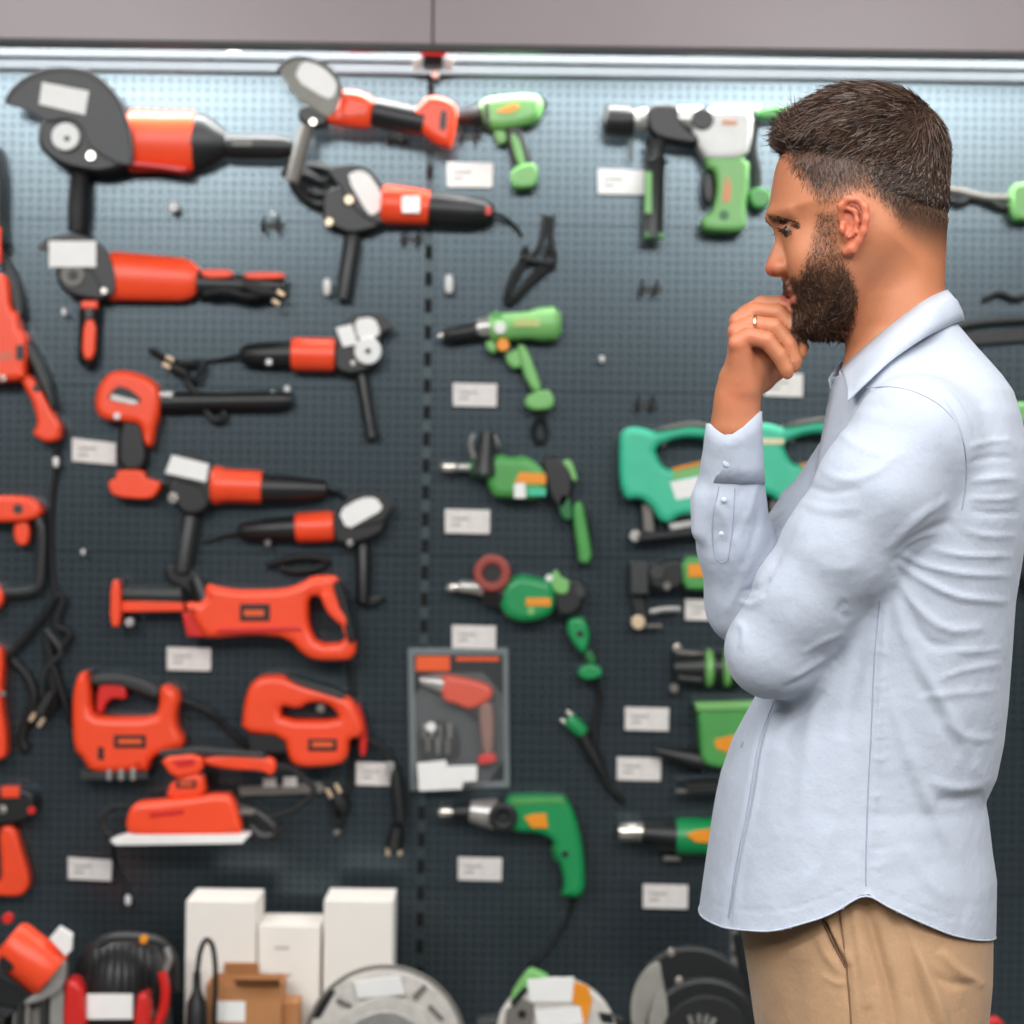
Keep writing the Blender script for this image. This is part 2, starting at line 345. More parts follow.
t.rv('side_handle', BLK, (90, 302), (87, 366), [(0, 8), (.12, 11), (.3, 10), (.9, 9.5), (1, 6)], 32)
t.rc('handle_ring', ORG, 82, 301, 98, 309, 36, 58, 3, lab='red ring'); t.pl('grip_inlay', ORG, [(84, 320), (97, 320), (95, 360), (82, 359)], 36, 54, 5, 1, lab='red grip inlay')

t = Tool('angle_grinder', 'angle grinder facing right with a white hub disc and stickers, third row', 'angle grinder', (368, 351), G1)
t.pl('gear_head', BLK, [(334, 342), (352, 340), (380, 346), (378, 368), (352, 376), (334, 370)], 5, 52, 6)
t.pl('blade_guard', BLK, [(342, 322), (356, 315), (374, 313), (390, 320), (394, 330), (384, 330), (378, 345), (350, 348), (340, 340)], 50, 58, 2, 1)
t.pl('sticker', PAP, [(336, 328), (352, 324), (358, 344), (343, 347)], 58, 59.5, .3, 0, lab='white price sticker'); t.pl('sticker', PAP, [(354, 319), (374, 317), (381, 332), (372, 340), (358, 340)], 59.6, 61, .3, 1, lab='white price sticker')
h = t.disc('hub', WHT, (368, 351), 13.5, 52, 66, 3, lab='white hub'); t.disc('hub_hole', BLK, (368, 351), 3, 66, 67.5, .4, parent=h)
t.rv('motor_housing', ORG, (292, 354), (335, 355), [(0, 16), (.1, 17), (.9, 17), (1, 16)], 38)
t.rv('rear_grip', BLK, (240, 355), (294, 354), [(0, 7), (.12, 11), (.5, 12.5), (1, 14)], 32); t.disc('switch', WHT, (269, 362), 3, 54, 58, 1)
t.disc('screw', STE, (353, 363), 3, 52, 56, 1)
t.rv('side_handle', BLK, (361, 372), (372, 437), [(0, 5), (.1, 7), (.9, 6), (.95, 8), (1, 8)], 28)
t.tb('power_cord', BLK, [(240, 355, 30), (225, 359, 15), (205, 362, 8)], 2)

t = Tool('angle_grinder', 'angle grinder with tilted white sticker, above the nose of the reciprocating saw', 'angle grinder', (188, 480), G1)
t.pl('gear_head', BLK, [(166, 482), (186, 470), (212, 466), (216, 500), (204, 514), (186, 516), (172, 500)], 5, 60, 8)
t.pl('blade_guard', BLK, [(162, 470), (172, 455), (192, 452), (208, 460), (216, 478), (216, 500), (206, 500), (202, 486), (176, 480)], 60, 68, 2, 1)
t.pl('sticker', PAP, [(172, 455), (209, 464), (206, 482), (165, 473)], 68, 69.3, .3, 0, lab='white price sticker')
t.disc('screw', STE, (173, 498), 5, 56, 62, 1)
t.rv('motor_housing', ORG, (212, 485), (262, 487), [(0, 18), (.08, 20), (.3, 17), (1, 16.5)], 46)
t.rv('rear_grip', BLK, (260, 488), (326, 489), [(0, 15), (.5, 13.5), (1, 9)], 38, lab='black rear grip')
t.rv('side_handle', DGY, (191, 512), (182, 572), [(0, 6), (.1, 9.5), (1, 8.5)], 32)
t.tb('power_cord', BLK, [(324, 489, 34), (336, 492, 15), (346, 498, 8)], 3)

t = Tool('angle_grinder', 'angle grinder facing right with its cord trailing left, fifth row above the reciprocating saw', 'angle grinder', (360, 515), G1)
t.pl('gear_head', BLK, [(332, 514), (362, 508), (388, 515), (384, 534), (352, 545), (334, 542)], 5, 54, 6)
t.pl('blade_guard', BLK, [(340, 505), (352, 494), (366, 490), (382, 494), (396, 505), (388, 513), (384, 522), (350, 528)], 52, 60, 2, 1)
t.pl('sticker', PAP, [(338, 511), (360, 498), (376, 497), (384, 509), (366, 519), (347, 530)], 60, 61.3, .3, 1, lab='white price sticker')
t.rv('motor_housing', ORG, (296, 528), (334, 526), [(0, 14), (.1, 15), (.9, 15.5), (1, 14)], 34)
t.rv('rear_grip', BLK, (238, 531), (298, 528), [(0, 6), (.1, 9), (.6, 12), (1, 13)], 30); t.disc('switch', GRY, (268, 543), 3, 34, 44, 1); t.disc('screw', STE, (350, 543), 3.4, 50, 56, 1)
t.rv('side_handle', BLK, (363, 542), (363, 602), [(0, 5), (.1, 8), (1, 7)], 28); t.pl('handle_foot', BLK, [(352, 598), (372, 596), (386, 594), (380, 604), (360, 606)], 8, 30, 4)
t.tb('power_cord', DGY, [(240, 531, 26), (225, 534, 18), (204, 541, 8)], 2.4)
t.tb('cord_bundle', RUB, [(268, 566, 10), (284, 560, 20), (306, 556, 24), (330, 560, 20), (322, 568, 14), (296, 572, 20), (280, 568, 16)], 3.6)

t = Tool('cordless_screwdriver', 'red pistol tool with a long black barrel and red foot, third row', 'power tool', (130, 400))
t.pl('motor_housing', ORG, [(96, 398), (101, 384), (110, 373), (124, 370), (145, 375), (159, 384), (162, 400), (160, 418), (156, 430), (154, 446), (148, 448), (144, 438), (141, 424), (122, 422), (104, 420), (97, 412)], 5, 62, 14)
t.pl('window', BLK, [(108, 396), (118, 385), (132, 390), (144, 402), (128, 404), (110, 400)], 60, 63, .5); t.pl('window_clip', SIL, [(111, 394), (138, 401), (136, 405), (111, 400)], 62, 66, .5, 0)
t.disc('screw', WHT, (117, 416), 3.4, 58, 64, 1)
t.rv('barrel', BLK, (160, 402), (292, 400), [(0, 9), (.1, 10.5), (.5, 9), (.9, 9.5), (1, 6)], 30); t.rc('collar', SIL, 160, 392, 173, 397, 40, 52, 1, lab='steel collar')
t.pl('hand_grip', BLK, [(120, 420), (144, 422), (150, 470), (118, 472)], 8, 44, 8)
t.pl('battery_foot', ORG, [(118, 470), (146, 470), (147, 479), (162, 481), (161, 490), (152, 500), (115, 497), (110, 486), (112, 480), (118, 479)], 5, 60, 5, 1, lab='red battery foot')
t.tb('coiled_cord', BLK, [(150, 350, 14), (180, 366, 30), (205, 360, 34), (196, 382, 36), (180, 372, 30), (198, 398, 34), (205, 412, 30), (216, 422, 26), (226, 418, 22), (220, 406, 22), (206, 402, 26)], 3.2)
c_ = t.rv('plug', RUB, (172, 366), (186, 374), [(0, 5), (1, 5.5)], 36); t.pins(c_, 172, 364, -8, -4, 38, 4)

t = Tool('reciprocating_saw', 'long red reciprocating saw with a D handle, above the two jigsaws', 'reciprocating saw', (250, 610))
t.off = 28
t.pl('shoe', ORG, [(113, 580), (122, 580), (122, 626), (112, 626)], 10, 60, 3, 1); t.pl('front_bar', ORG, [(120, 601), (182, 601), (186, 611), (120, 612)], 20, 40, 3, 0)
t.rv('boot', DGY, (124, 594), (182, 595), [(0, 7), (.5, 8.5), (1, 9)], 30, lab='grey sleeve'); t.disc('blade_screw', SIL, (130, 622), 4.5, 20, 40, 1)
t.pl('nose_block', ORD, [(183, 612), (212, 612), (212, 637), (188, 636)], 8, 52, 4, 0, lab='darker red nose block')
t.pl('body', ORG, [(207, 583), (216, 586), (240, 590), (284, 589), (302, 583), (312, 576), (334, 575), (340, 580), (338, 588), (352, 630), (357, 645), (354, 657), (346, 660), (316, 660), (304, 654), (288, 637), (256, 634), (210, 638), (204, 634), (190, 611), (184, 602), (206, 602)], 5, 66, 14, 1, holes=[[(309, 596), (321, 595), (327, 611), (345, 622), (346, 642), (318, 643), (309, 624)]])
t.pl('trigger', ORG, [(320, 594), (330, 590), (336, 604), (348, 616), (348, 627), (338, 622), (328, 612)], 20, 70, 5); t.pl('handle_rubber', RUB, [(332, 582), (340, 580), (348, 602), (357, 642), (348, 644), (342, 612)], 14, 69, 6, 1)
t.rv('neck_boot', BLK, (196, 578), (206, 604), [(0, 8), (1, 11)], 34); h = t.rc('badge', BLK, 240, 604, 270, 621, 65, 68, .6, lab='black badge with orange print'); t.rc('badge_print', ORP, 244, 610, 264, 616, 68, 68.6, .2, parent=h)
t.pl('body_rib', ORD, [(218, 628), (300, 626), (302, 631), (218, 633)], 60, 70, 2, 0)

t = Tool('jigsaw', 'left one of the two red jigsaws with black badges', 'jigsaw', (130, 740), 'red jigsaws')
t.pl('body', ORG, [(74, 700), (77, 681), (82, 671), (91, 671), (93, 711), (101, 716), (156, 716), (161, 705), (161, 686), (169, 683), (179, 689), (182, 698), (178, 713), (179, 726), (186, 737), (184, 747), (170, 750), (154, 756), (149, 771), (142, 769), (110, 772), (91, 770), (84, 757), (75, 748)], 5, 72, 16, 1)
t.pl('top_handle', DGY, [(90, 674), (118, 672), (140, 676), (162, 686), (160, 700), (140, 692), (118, 684), (92, 686)], 14, 56, 8)
t.pl('trigger', ORD, [(97, 712), (98, 690), (104, 681), (120, 681), (127, 689), (127, 699), (118, 698), (112, 698), (106, 704), (104, 713)], 22, 50, 4, 1)
t.pl('blade_slot', BLK, [(98, 747), (104, 747), (104, 760), (98, 760)], 70, 73, .5, 0)
h = t.rc('badge', BLK, 114, 735, 146, 748, 71, 74, .6, lab='black badge with orange print'); t.rc('badge_print', ORP, 118, 739, 142, 744, 74, 74.6, .2, parent=h)
t.pl('sole_plate', DGY, [(82, 770), (150, 770), (150, 777), (84, 778)], 5, 66, 1, 0); 
for x in (107, 119, 131): t.rc('sole_clip', SIL, x, 768, x+4, 780, 64, 69, .5)
t.tb('power_cord', RUB, [(180, 699, 34), (196, 705, 34), (213, 714, 30), (226, 728, 14), (246, 746, 10)], 3)

t = Tool('jigsaw', 'right one of the two red jigsaws with black badges, nearer the blister pack', 'jigsaw', (310, 740), 'red jigsaws')
t.off = 14
t.pl('body', ORG, [(242, 732), (245, 702), (250, 685), (260, 675), (283, 674), (298, 681), (330, 690), (352, 697), (360, 713), (366, 727), (361, 737), (350, 737), (349, 755), (341, 764), (300, 767), (290, 759), (285, 735)], 5, 72, 14, 1, holes=[[(281, 704), (300, 708), (310, 701), (328, 702), (339, 712), (338, 719), (283, 719)]])
t.pl('handle_rubber', DGY, [(284, 674), (300, 678), (330, 687), (346, 694), (344, 699), (326, 693), (298, 684)], 16, 74, 3, 1); t.disc('lock_button', GRY, (321, 708), 4, 40, 66, 1)
t.rc('blade_guard', BLK, 250, 734, 288, 752, 10, 56, 3)
h = t.rc('badge', BLK, 308, 739, 337, 751, 71, 74, .6, lab='black badge with orange print'); t.rc('badge_print', ORP, 312, 742, 333, 747, 74, 74.6, .2, parent=h)
t.pl('rear_lever', ORD, [(358, 700), (364, 716), (368, 735), (366, 756), (360, 756), (360, 736), (352, 712)], 20, 44, 4)
c_ = t.tb('power_cord', RUB, [(366, 738, 24), (382, 746, 20), (392, 758, 18), (396, 790, 22), (400, 812, 22), (394, 842, 20)], 3)
t.rv('plug', RUB, (395, 770), (401, 822), [(0, 5), (.3, 7), (1, 6)], 30); q = t.rv('plug_body', RUB, (397, 828), (394, 848), [(0, 7), (1, 9)], 26); t.pins(q, 394, 847, 0, 9, 26, 6)
t.rc('cord_tie', SIL, 386, 762, 394, 776, 28, 36, 1, lab='pale cord tie')

t = Tool('belt_sander', 'red sander with a pale flat base plate and long rear handle, below the jigsaws', 'sander', (185, 820))
t.off = 68
t.pl('motor_base', ORG, [(127, 824), (131, 808), (138, 801), (166, 799), (228, 791), (236, 800), (240, 816), (243, 827), (240, 834), (132, 834)], 5, 70, 12, 1)
t.pl('recess', ORD, [(150, 812), (184, 809), (184, 814), (150, 818)], 66, 72, 1, 0)
t.pl('neck', ORG, [(166, 799), (173, 779), (204, 770), (208, 796)], 10, 56, 8, 1); t.pl('head', ORG, [(160, 756), (203, 752), (205, 768), (196, 774), (174, 777)], 8, 62, 7, 1)
t.pl('vent', ORD, [(172, 760), (196, 758), (194, 766), (178, 768)], 60, 63, 1, 0)
h = t.rc('badge', BLK, 176, 780, 196, 788, 54, 57, .5, lab='black badge'); t.rc('badge_print', ORP, 179, 782, 193, 785.5, 57, 57.6, .2, parent=h)
t.pl('rear_handle', ORG, [(202, 757), (226, 752), (264, 755), (275, 759), (277, 768), (272, 776), (262, 770), (232, 769), (206, 764)], 14, 52, 8, 1); t.pl('handle_rubber', DGY, [(160, 750), (200, 747), (262, 752), (268, 757), (200, 754), (162, 757)], 20, 58, 3, 0)
t.pl('base_plate', PAP, [(113, 838), (130, 833), (252, 832), (244, 841), (118, 843)], 5, 74, 1, 0, lab='pale flat base plate')
t.tb('hose', RUB, [(118, 840, 30), (104, 832, 26), (102, 816, 22), (112, 806, 20), (128, 806, 24)], 3)
t.tb('power_cord', RUB, [(276, 766, 30), (290, 768, 24), (300, 776, 20), (316, 788, 22), (308, 800, 26), (290, 812, 24), (262, 818, 20), (256, 830, 18), (272, 836, 18), (286, 826, 20)], 3.2)
t.tb('cord_loop', BLK, [(236, 806, 16), (258, 812, 22), (280, 832, 20), (262, 838, 18), (250, 826, 18)], 5)
t.rv('dust_port', GRY, (238, 812), (254, 812), [(0, 3), (1, 3)], 30)
t = Tool('parallel_guide', 'grey metal guide bar with two white clips behind the sander handle', 'tool accessory', (290, 790))
t.pl('bar', GRY, [(238, 786), (320, 782), (326, 788), (322, 793), (240, 796)], 8, 16, 2, 0); t.rc('clip', PAP, 263, 778, 276, 787, 16, 22, 1); t.rc('clip', PAP, 283, 777, 297, 787, 16, 22, 1)
t = Tool('cord_plug', 'black plug with two bright pins hanging under the right red jigsaw', 'plug', (330, 790))
q = t.rv('plug_body', RUB, (336, 795), (346, 812), [(0, 8), (.5, 10), (1, 6)], 24); t.pins(q, 336, 795, -5, -9, 30, 5)
t.tb('cord', RUB, [(345, 810, 22), (338, 830, 18), (332, 812, 16), (350, 790, 14), (354, 750, 10), (352, 690, 8), (350, 662, 6)], 3); t.disc('cap', GRY, (337, 832), 3, 10, 26, 1)

# left edge tools
t = Tool('rotary_hammer', 'tall red hammer drill cut by the left picture edge, upper row', 'hammer drill', (20, 350))
t.pl('chuck_sleeve', BLK, [(-14, 140), (0, 144), (5, 180), (4, 225), (8, 250), (-14, 255)], 10, 60, 8); t.rc('red_band', ORG, -8, 228, 2, 262, 40, 66, 3)
t.pl('motor_housing', ORG, [(-24, 275), (0, 274), (11, 279), (13, 310), (21, 314), (22, 330), (28, 334), (31, 352), (27, 372), (30, 380), (-24, 384)], 5, 78, 12, 1)
t.pl('side_cover', BLK, [(2, 250), (14, 268), (22, 290), (25, 316), (20, 326), (12, 300), (8, 278)], 10, 50, 4)
t.rc('label', mat('label_print', srgb(214, 110, 84), .5), -8, 352, 12, 360, 78, 79, .3); t.rc('vent', BLK, 16, 345, 24, 360, 77, 79, .5)
t.pl('rear_grip', ORG, [(20, 376), (31, 374), (42, 388), (52, 408), (58, 418), (63, 426), (61, 440), (47, 443), (33, 434), (40, 424), (34, 402), (24, 384)], 12, 60, 9, 1)
t.pl('grip_rubber', DGY, [(28, 338), (38, 352), (50, 378), (56, 406), (54, 412), (46, 392), (36, 370), (29, 356)], 16, 64, 5); t.disc('trigger_lock', BLK, (37, 388), 4, 58, 62, 1); t.disc('screw', STE, (3, 378), 3.4, 76, 80, 1)
t.tb('power_cord', RUB, [(56, 440, 24), (56, 470, 14), (51, 500, 10), (50, 560, 8), (56, 600, 10)], 3)
t = Tool('paddle_mixer', 'red tool with a grey loop handle cut by the left picture edge, middle row', 'power tool', (10, 540))
t.pl('motor_cap', ORG, [(-24, 498), (2, 496), (26, 496), (38, 500), (45, 510), (40, 518), (24, 522), (-24, 522)], 5, 66, 9); t.pl('trigger', ORG, [(16, 520), (29, 521), (31, 535), (28, 545), (20, 546), (14, 538)], 18, 48, 6)
t.tb('loop_handle', DGY, [(36, 516, 34), (42, 530, 34), (40, 575, 34), (38, 588, 34), (24, 592, 34), (-14, 592, 34)], 5.5); t.pl('lower_block', ORG, [(-22, 584), (-2, 584), (6, 592), (4, 604), (-8, 614), (-22, 612)], 8, 50, 6); t.disc('logo_dot', DGY, (18, 509), 5, 65, 67, .5)
t = Tool('demolition_hammer', 'red tool edge with a thick coil of black cord at the left picture edge', 'power tool', (0, 700))
t.pl('motor_housing', ORG, [(-30, 640), (2, 645), (6, 655), (3, 700), (8, 730), (9, 756), (-2, 760), (-30, 760)], 5, 60, 8); t.disc('screw', GRY, (3, 694), 3, 58, 64, 1)
t.tb('power_cord', RUB, [(4, 660, 20), (24, 640, 24), (46, 612, 30), (58, 592, 30), (64, 600, 26), (52, 626, 34), (72, 632, 26), (60, 650, 30), (44, 632, 30), (50, 660, 32), (64, 700, 28), (70, 722, 20)], 3.6)
t.tb('cord_strand', RUB, [(52, 640, 20), (48, 668, 24), (56, 700, 22), (48, 716, 20)], 4); t.tb('cord_strand', DGY, [(46, 630, 40), (64, 652, 40), (46, 666, 36), (40, 690, 30), (46, 706, 22)], 2.6)
t.tb('cord_strand', RUB, [(12, 660, 10), (28, 676, 14), (36, 700, 16), (20, 736, 14), (26, 752, 12), (24, 742, 10)], 5)
q = t.rv('plug_body', RUB, (52, 692), (40, 714), [(0, 5), (1, 8)], 40); t.pins(q, 40, 715, -6, 9, 42, 5)
t = Tool('cordless_drill', 'red and black drill grip cut by the left picture edge, lowest on the pegboard', 'drill', (10, 840))
t.pl('gear_case', BLK, [(-24, 786), (22, 786), (36, 792), (38, 808), (30, 822), (-24, 826)], 8, 56, 8); t.rc('red_band', ORG, 3, 786, 21, 797, 20, 60, 3); t.disc('screw', STE, (3, 810), 4, 56, 60, 1); t.disc('dial', ORD, (32, 810), 4, 40, 58, 1)
t.pl('hand_grip', ORG, [(0, 826), (16, 824), (24, 852), (30, 872), (31, 884), (26, 893), (16, 896), (-20, 893), (-20, 886), (0, 884), (4, 872)], 6, 52, 8, 1)

# ---------------------------------------------------------------- green tools
G2 = 'green drills in the middle bay'
t = Tool('cordless_drill', 'small pale green cordless drill at the very top, muzzle touching the red end block', 'drill', (515, 120), G2)
t.rv('chuck', BLK, (457, 119), (482, 115), [(0, 6), (.2, 9), (1, 12)], 40)
t.pl('motor_housing', GRL, [(478, 104), (490, 98), (520, 95), (538, 96), (544, 106), (540, 120), (528, 126), (508, 130), (490, 130), (480, 122)], 6, 62, 14)
t.pl('rubber_band', DGY, [(484, 104), (489, 102), (490, 128), (485, 126)], 20, 64, 3, 1); t.pl('side_print', YEL, [(494, 112), (512, 104), (522, 106), (510, 114)], 60, 63, .6, 1, lab='orange print')
t.pl('trigger', GRL, [(492, 130), (506, 130), (508, 142), (498, 146)], 20, 44, 5); t.pl('hand_grip', DGY, [(504, 128), (520, 124), (528, 150), (534, 166), (516, 172), (508, 148)], 10, 50, 9)
t.pl('grip_panel', GRL, [(509, 134), (517, 134), (526, 164), (518, 166)], 46, 53, 3, 1)
t.pl('battery', GRL, [(511, 170), (532, 163), (538, 170), (537, 188), (516, 190), (511, 184)], 6, 60, 6, 1); t.disc('rear_vent', BLK, (541, 104), 6, 20, 50, 2)

t = Tool('heat_gun', 'pale green gun with a long thin black nozzle and silver tip', 'heat gun', (520, 330), G2)
t.rv('nozzle', BLK, (443, 336), (482, 329), [(0, 5), (.1, 7), (1, 8)], 42); t.rv('nozzle_tip', STE, (438, 336), (444, 335.5), [(0, 2.5), (1, 4)], 42, lab='silver tip')
t.rv('collar', SIL, (477, 328), (494, 326), [(0, 9), (1, 11)], 42, lab='grey collar'); 
t.rv('motor_housing', GRL, (490, 328), (561, 323), [(0, 14), (.2, 14), (.55, 14), (.7, 17), (.92, 17), (1, 10)], 42); t.pl('top_fin', GRN, [(490, 316), (497, 311), (506, 318), (504, 332), (492, 334)], 20, 64, 5)
t.disc('speed_dial', WHT, (500, 328), 6, 66, 72, 2); t.disc('mode_dial', YEL, (503, 345), 6.5, 50, 66, 2, lab='orange knob'); t.rc('side_print', mat('pale_yellow_print', srgb(190, 200, 120), .5), 514, 319, 540, 327, 70, 75, .5)
t.pl('front_hook', GRL, [(485, 342), (494, 340), (498, 350), (494, 354), (487, 350)], 24, 50, 4); t.pl('trigger', GRL, [(505, 352), (522, 348), (524, 366), (514, 370), (506, 362)], 18, 46, 6)
t.pl('hand_grip', GRL, [(516, 344), (526, 346), (534, 366), (542, 390), (533, 393), (522, 372)], 10, 52, 7, 1); t.pl('grip_foot', GRL, [(526, 396), (540, 390), (550, 390), (555, 402), (550, 410), (532, 411), (524, 405)], 10, 56, 7)
t.tb('power_cord', RUB, [(543, 411, 30), (532, 428, 20), (538, 444, 14), (548, 436, 12), (544, 418, 16)], 3)
t = Tool('coiled_cord', 'coil of black cord hung above the pale green heat gun', 'cord', (530, 265))
for pts in ([(546, 216, 8), (540, 250, 16), (524, 262, 24), (508, 292, 28), (514, 300, 26), (534, 272, 22), (556, 262, 16), (550, 240, 12), (552, 218, 8)], [(526, 246, 20), (522, 262, 18), (512, 276, 24), (504, 306, 20), (520, 296, 22), (544, 262, 20), (548, 246, 18)], [(520, 258, 26), (540, 262, 28), (556, 264, 20), (548, 268, 18), (528, 284, 26), (510, 304, 18)]): t.tb('loop', RUB, pts, 3.2)
for x in (543, 553): t.tb('hanger', DGY, [(x, 214, 4), (x-1, 236, 12)], 1.5)

t = Tool('impact_drill', 'pale green drill with an upright black side handle, middle bay', 'drill', (515, 478), G2)
t.rv('bit_tip', STE, (440, 467), (458, 467), [(0, 3), (.2, 5.5), (.8, 5), (1, 3.5)], 46, lab='silver bit'); t.rv('chuck', SIL, (458, 467), (472, 467), [(0, 3.5), (1, 4.5)], 46); t.rv('gear_neck', GDM, (470, 467), (492, 468), [(0, 8), (1, 12)], 44)
t.rv('side_handle', BLK, (487, 432), (484, 474), [(0, 7), (.2, 8), (.6, 9), (1, 12)], 70); t.tb('depth_gauge', SIL, [(474, 458, 72), (470, 444, 76), (474, 434, 78)], 2.2); t.tb('depth_gauge', SIL, [(498, 446, 60), (497, 440, 64), (494, 436, 66)], 2)
t.pl('motor_housing', GRN, [(487, 470), (492, 458), (500, 454), (512, 458), (524, 455), (538, 464), (546, 474), (546, 496), (536, 500), (514, 498), (496, 498), (488, 488)], 5, 72, 16)
t.pl('side_print', YEL, [(520, 472), (546, 474), (546, 484), (526, 484), (514, 482)], 70, 74, 1, 0, lab='orange print'); t.pl('side_label', PAP, [(514, 484), (525, 482), (526, 498), (514, 498)], 70, 74, .6, 0); t.rc('side_panel', TRQ, 528, 488, 546, 496, 68, 73, .6)
t.pl('rear_cap', BLK, [(540, 458), (560, 456), (574, 474), (572, 500), (562, 514), (550, 500), (544, 480)], 10, 60, 8); t.pl('trigger', GDM, [(556, 498), (568, 490), (574, 520), (562, 520)], 24, 60, 4)
t.pl('rear_lip', GRL, [(560, 462), (570, 459), (574, 468), (578, 482), (570, 480), (562, 470)], 20, 58, 4)
t.pl('hand_grip', GRN, [(572, 504), (582, 500), (586, 520), (590, 542), (592, 556), (588, 564), (578, 562), (578, 552), (574, 530)], 10, 58, 8); t.pl('grip_rubber', BLK, [(584, 500), (592, 530), (594, 552), (590, 540)], 14, 54, 3)

t = Tool('impact_drill', 'dark green drill with a red ringed black socket on top, above the blister pack', 'drill', (525, 598), G2)
t.rv('bit_tip', STE, (446, 588), (462, 586), [(0, 2), (.3, 4.5), (1, 4)], 44, lab='silver bit'); t.rv('chuck', SIL, (460, 586), (486, 588), [(0, 6), (.5, 6.5), (1, 9)], 44)
q = t.disc('socket_ring', mat('rust_red_rubber', srgb(150, 62, 52), .5), (492, 573), 18.5, 40, 86, 5, lab='rust red ring', hole=9); t.disc('socket', BLK, (493, 573), 10, 38, 78, 2)
t.rv('front_grip', BLK, (484, 590), (504, 594), [(0, 12), (1, 14)], 44)
t.pl('motor_housing', GRD, [(500, 594), (504, 582), (520, 573), (540, 578), (552, 580), (556, 594), (554, 612), (540, 620), (520, 622), (506, 616), (500, 606)], 5, 74, 16)
t.rc('side_print', YEL, 526, 598, 551, 606, 72, 76, 1, lab='orange print'); t.disc('screw', GRL, (531, 611), 4, 70, 76, 1)
t.pl('mode_lever', GRL, [(546, 578), (552, 574), (556, 568), (562, 578), (570, 580), (568, 594), (556, 594)], 30, 66, 4, lab='pale green lever'); t.disc('knob', PAP, (549, 578), 3.4, 62, 70, 1)
t.pl('rear_cap', BLK, [(552, 592), (570, 576), (586, 582), (584, 604), (574, 616), (556, 616)], 10, 58, 8); t.disc('rear_button', DGY, (580, 592), 6, 50, 62, 2)
t.pl('hand_grip', GRD, [(568, 618), (584, 616), (590, 632), (588, 648), (582, 654), (572, 642), (566, 630)], 12, 60, 9); t.disc('trigger_lock', BLK, (580, 634), 3.5, 58, 62, 1); t.pl('grip_foot', GRD, [(578, 668), (590, 662), (602, 668), (602, 676), (588, 680), (578, 676)], 10, 54, 6); t.pl('grip_neck', GDM, [(582, 650), (592, 650), (598, 664), (588, 664)], 16, 46, 5)
t.tb('power_cord', RUB, [(594, 678, 26), (600, 694, 14), (596, 720, 12), (594, 745, 14), (602, 765, 20), (606, 785, 18), (618, 796, 14), (624, 802, 8)], 3.4)
q = t.rv('plug', GRD, (568, 718), (584, 733), [(0, 7), (.6, 8), (1, 6)], 30, lab='green plug'); t.pins(q, 570, 720, -7, -5, 34, 5, STE); t.rv('plug_neck', RUB, (580, 730), (604, 776), [(0, 6), (.5, 7), (1, 4)], 26)

t = Tool('impact_drill', 'bright green drill with silver gear case and black side ring, below the blister pack', 'drill', (530, 815), G2)
t.rv('bit_tip', STE, (438, 812), (454, 812), [(0, 4), (.2, 6), (1, 5.5)], 46, lab='silver bit'); t.rv('chuck', BLK, (452, 812), (472, 812), [(0, 7), (1, 10)], 46); t.rv('gear_case', SIL, (470, 811), (496, 814), [(0, 11), (.3, 13), (1, 16)], 46, lab='silver gear case')
t.disc('side_ring', BLK, (503, 816), 14.5, 40, 88, 5, hole=6); t.disc('side_socket', RUB, (503, 816), 8, 38, 78, 2)
t.pl('motor_housing', GRD, [(504, 795), (530, 793), (562, 794), (569, 800), (576, 816), (582, 840), (585, 868), (585, 890), (576, 897), (560, 894), (564, 886), (561, 866), (553, 850), (554, 840), (540, 832), (512, 831), (506, 820)], 5, 70, 14, 1)
t.pl('top_stripe', GRN, [(510, 798), (562, 797), (566, 803), (514, 806)], 64, 72, 3, 0); t.pl('side_print', YEL, [(524, 817), (532, 814), (546, 813), (548, 828), (532, 828)], 69, 73, 1, 0, lab='orange print')
t.disc('trigger_lock', BLK, (565, 854), 3.4, 68, 73, 1); t.pl('trigger', GDM, [(552, 842), (560, 848), (562, 862), (555, 862), (550, 850)], 22, 50, 4)
t.tb('power_cord', RUB, [(574, 896, 26), (570, 916, 14), (556, 938, 12), (540, 958, 12), (530, 972, 40)], 2)

t = Tool('blister_pack', 'clear blister pack holding a small red drill and bits', 'blister pack', (458, 718))
b0 = t.pl('backing_card', mat('pack_card', srgb(40, 44, 46), .6), [(409, 650), (507, 650), (509, 786), (411, 790)], 3, 7, 1, 0)
t.pl('frame', mat('pack_edge', srgb(120, 128, 130), .3), [(408, 648), (508, 648), (510, 788), (410, 791)], 7, 11, 2, 0, holes=[[(414, 655), (503, 655), (504, 781), (416, 784)]])
t.rc('header_print', ORP, 416, 656, 450, 671, 8, 10, .4, lab='orange header print'); t.rc('header_strip', ORP, 456, 657, 499, 661, 8, 10, .4, lab='orange header strip')
t.rv('drill_nose', SIL, (420, 680), (444, 684), [(0, 4), (.5, 7), (1, 10)], 26); 
d_ = t.pl('drill_body', mat('pack_drill_red', srgb(224, 76, 44), .4), [(440, 676), (450, 674), (478, 680), (492, 686), (494, 696), (484, 704), (470, 710), (456, 704), (442, 700)], 10, 46, 10)
t.pl('drill_grip', mat('pack_grip_brown', srgb(140, 104, 92), .5), [(478, 704), (493, 700), (495, 730), (493, 754), (483, 756), (480, 730)], 12, 40, 7); t.pl('drill_foot', ORD, [(478, 754), (495, 752), (497, 762), (478, 765)], 12, 42, 4, 1); t.pl('drill_trigger', BLK, [(470, 708), (480, 705), (480, 720), (472, 716)], 14, 36, 3)
t.pl('tray', BLK, [(416, 724), (456, 720), (462, 760), (420, 768)], 8, 14, 2)
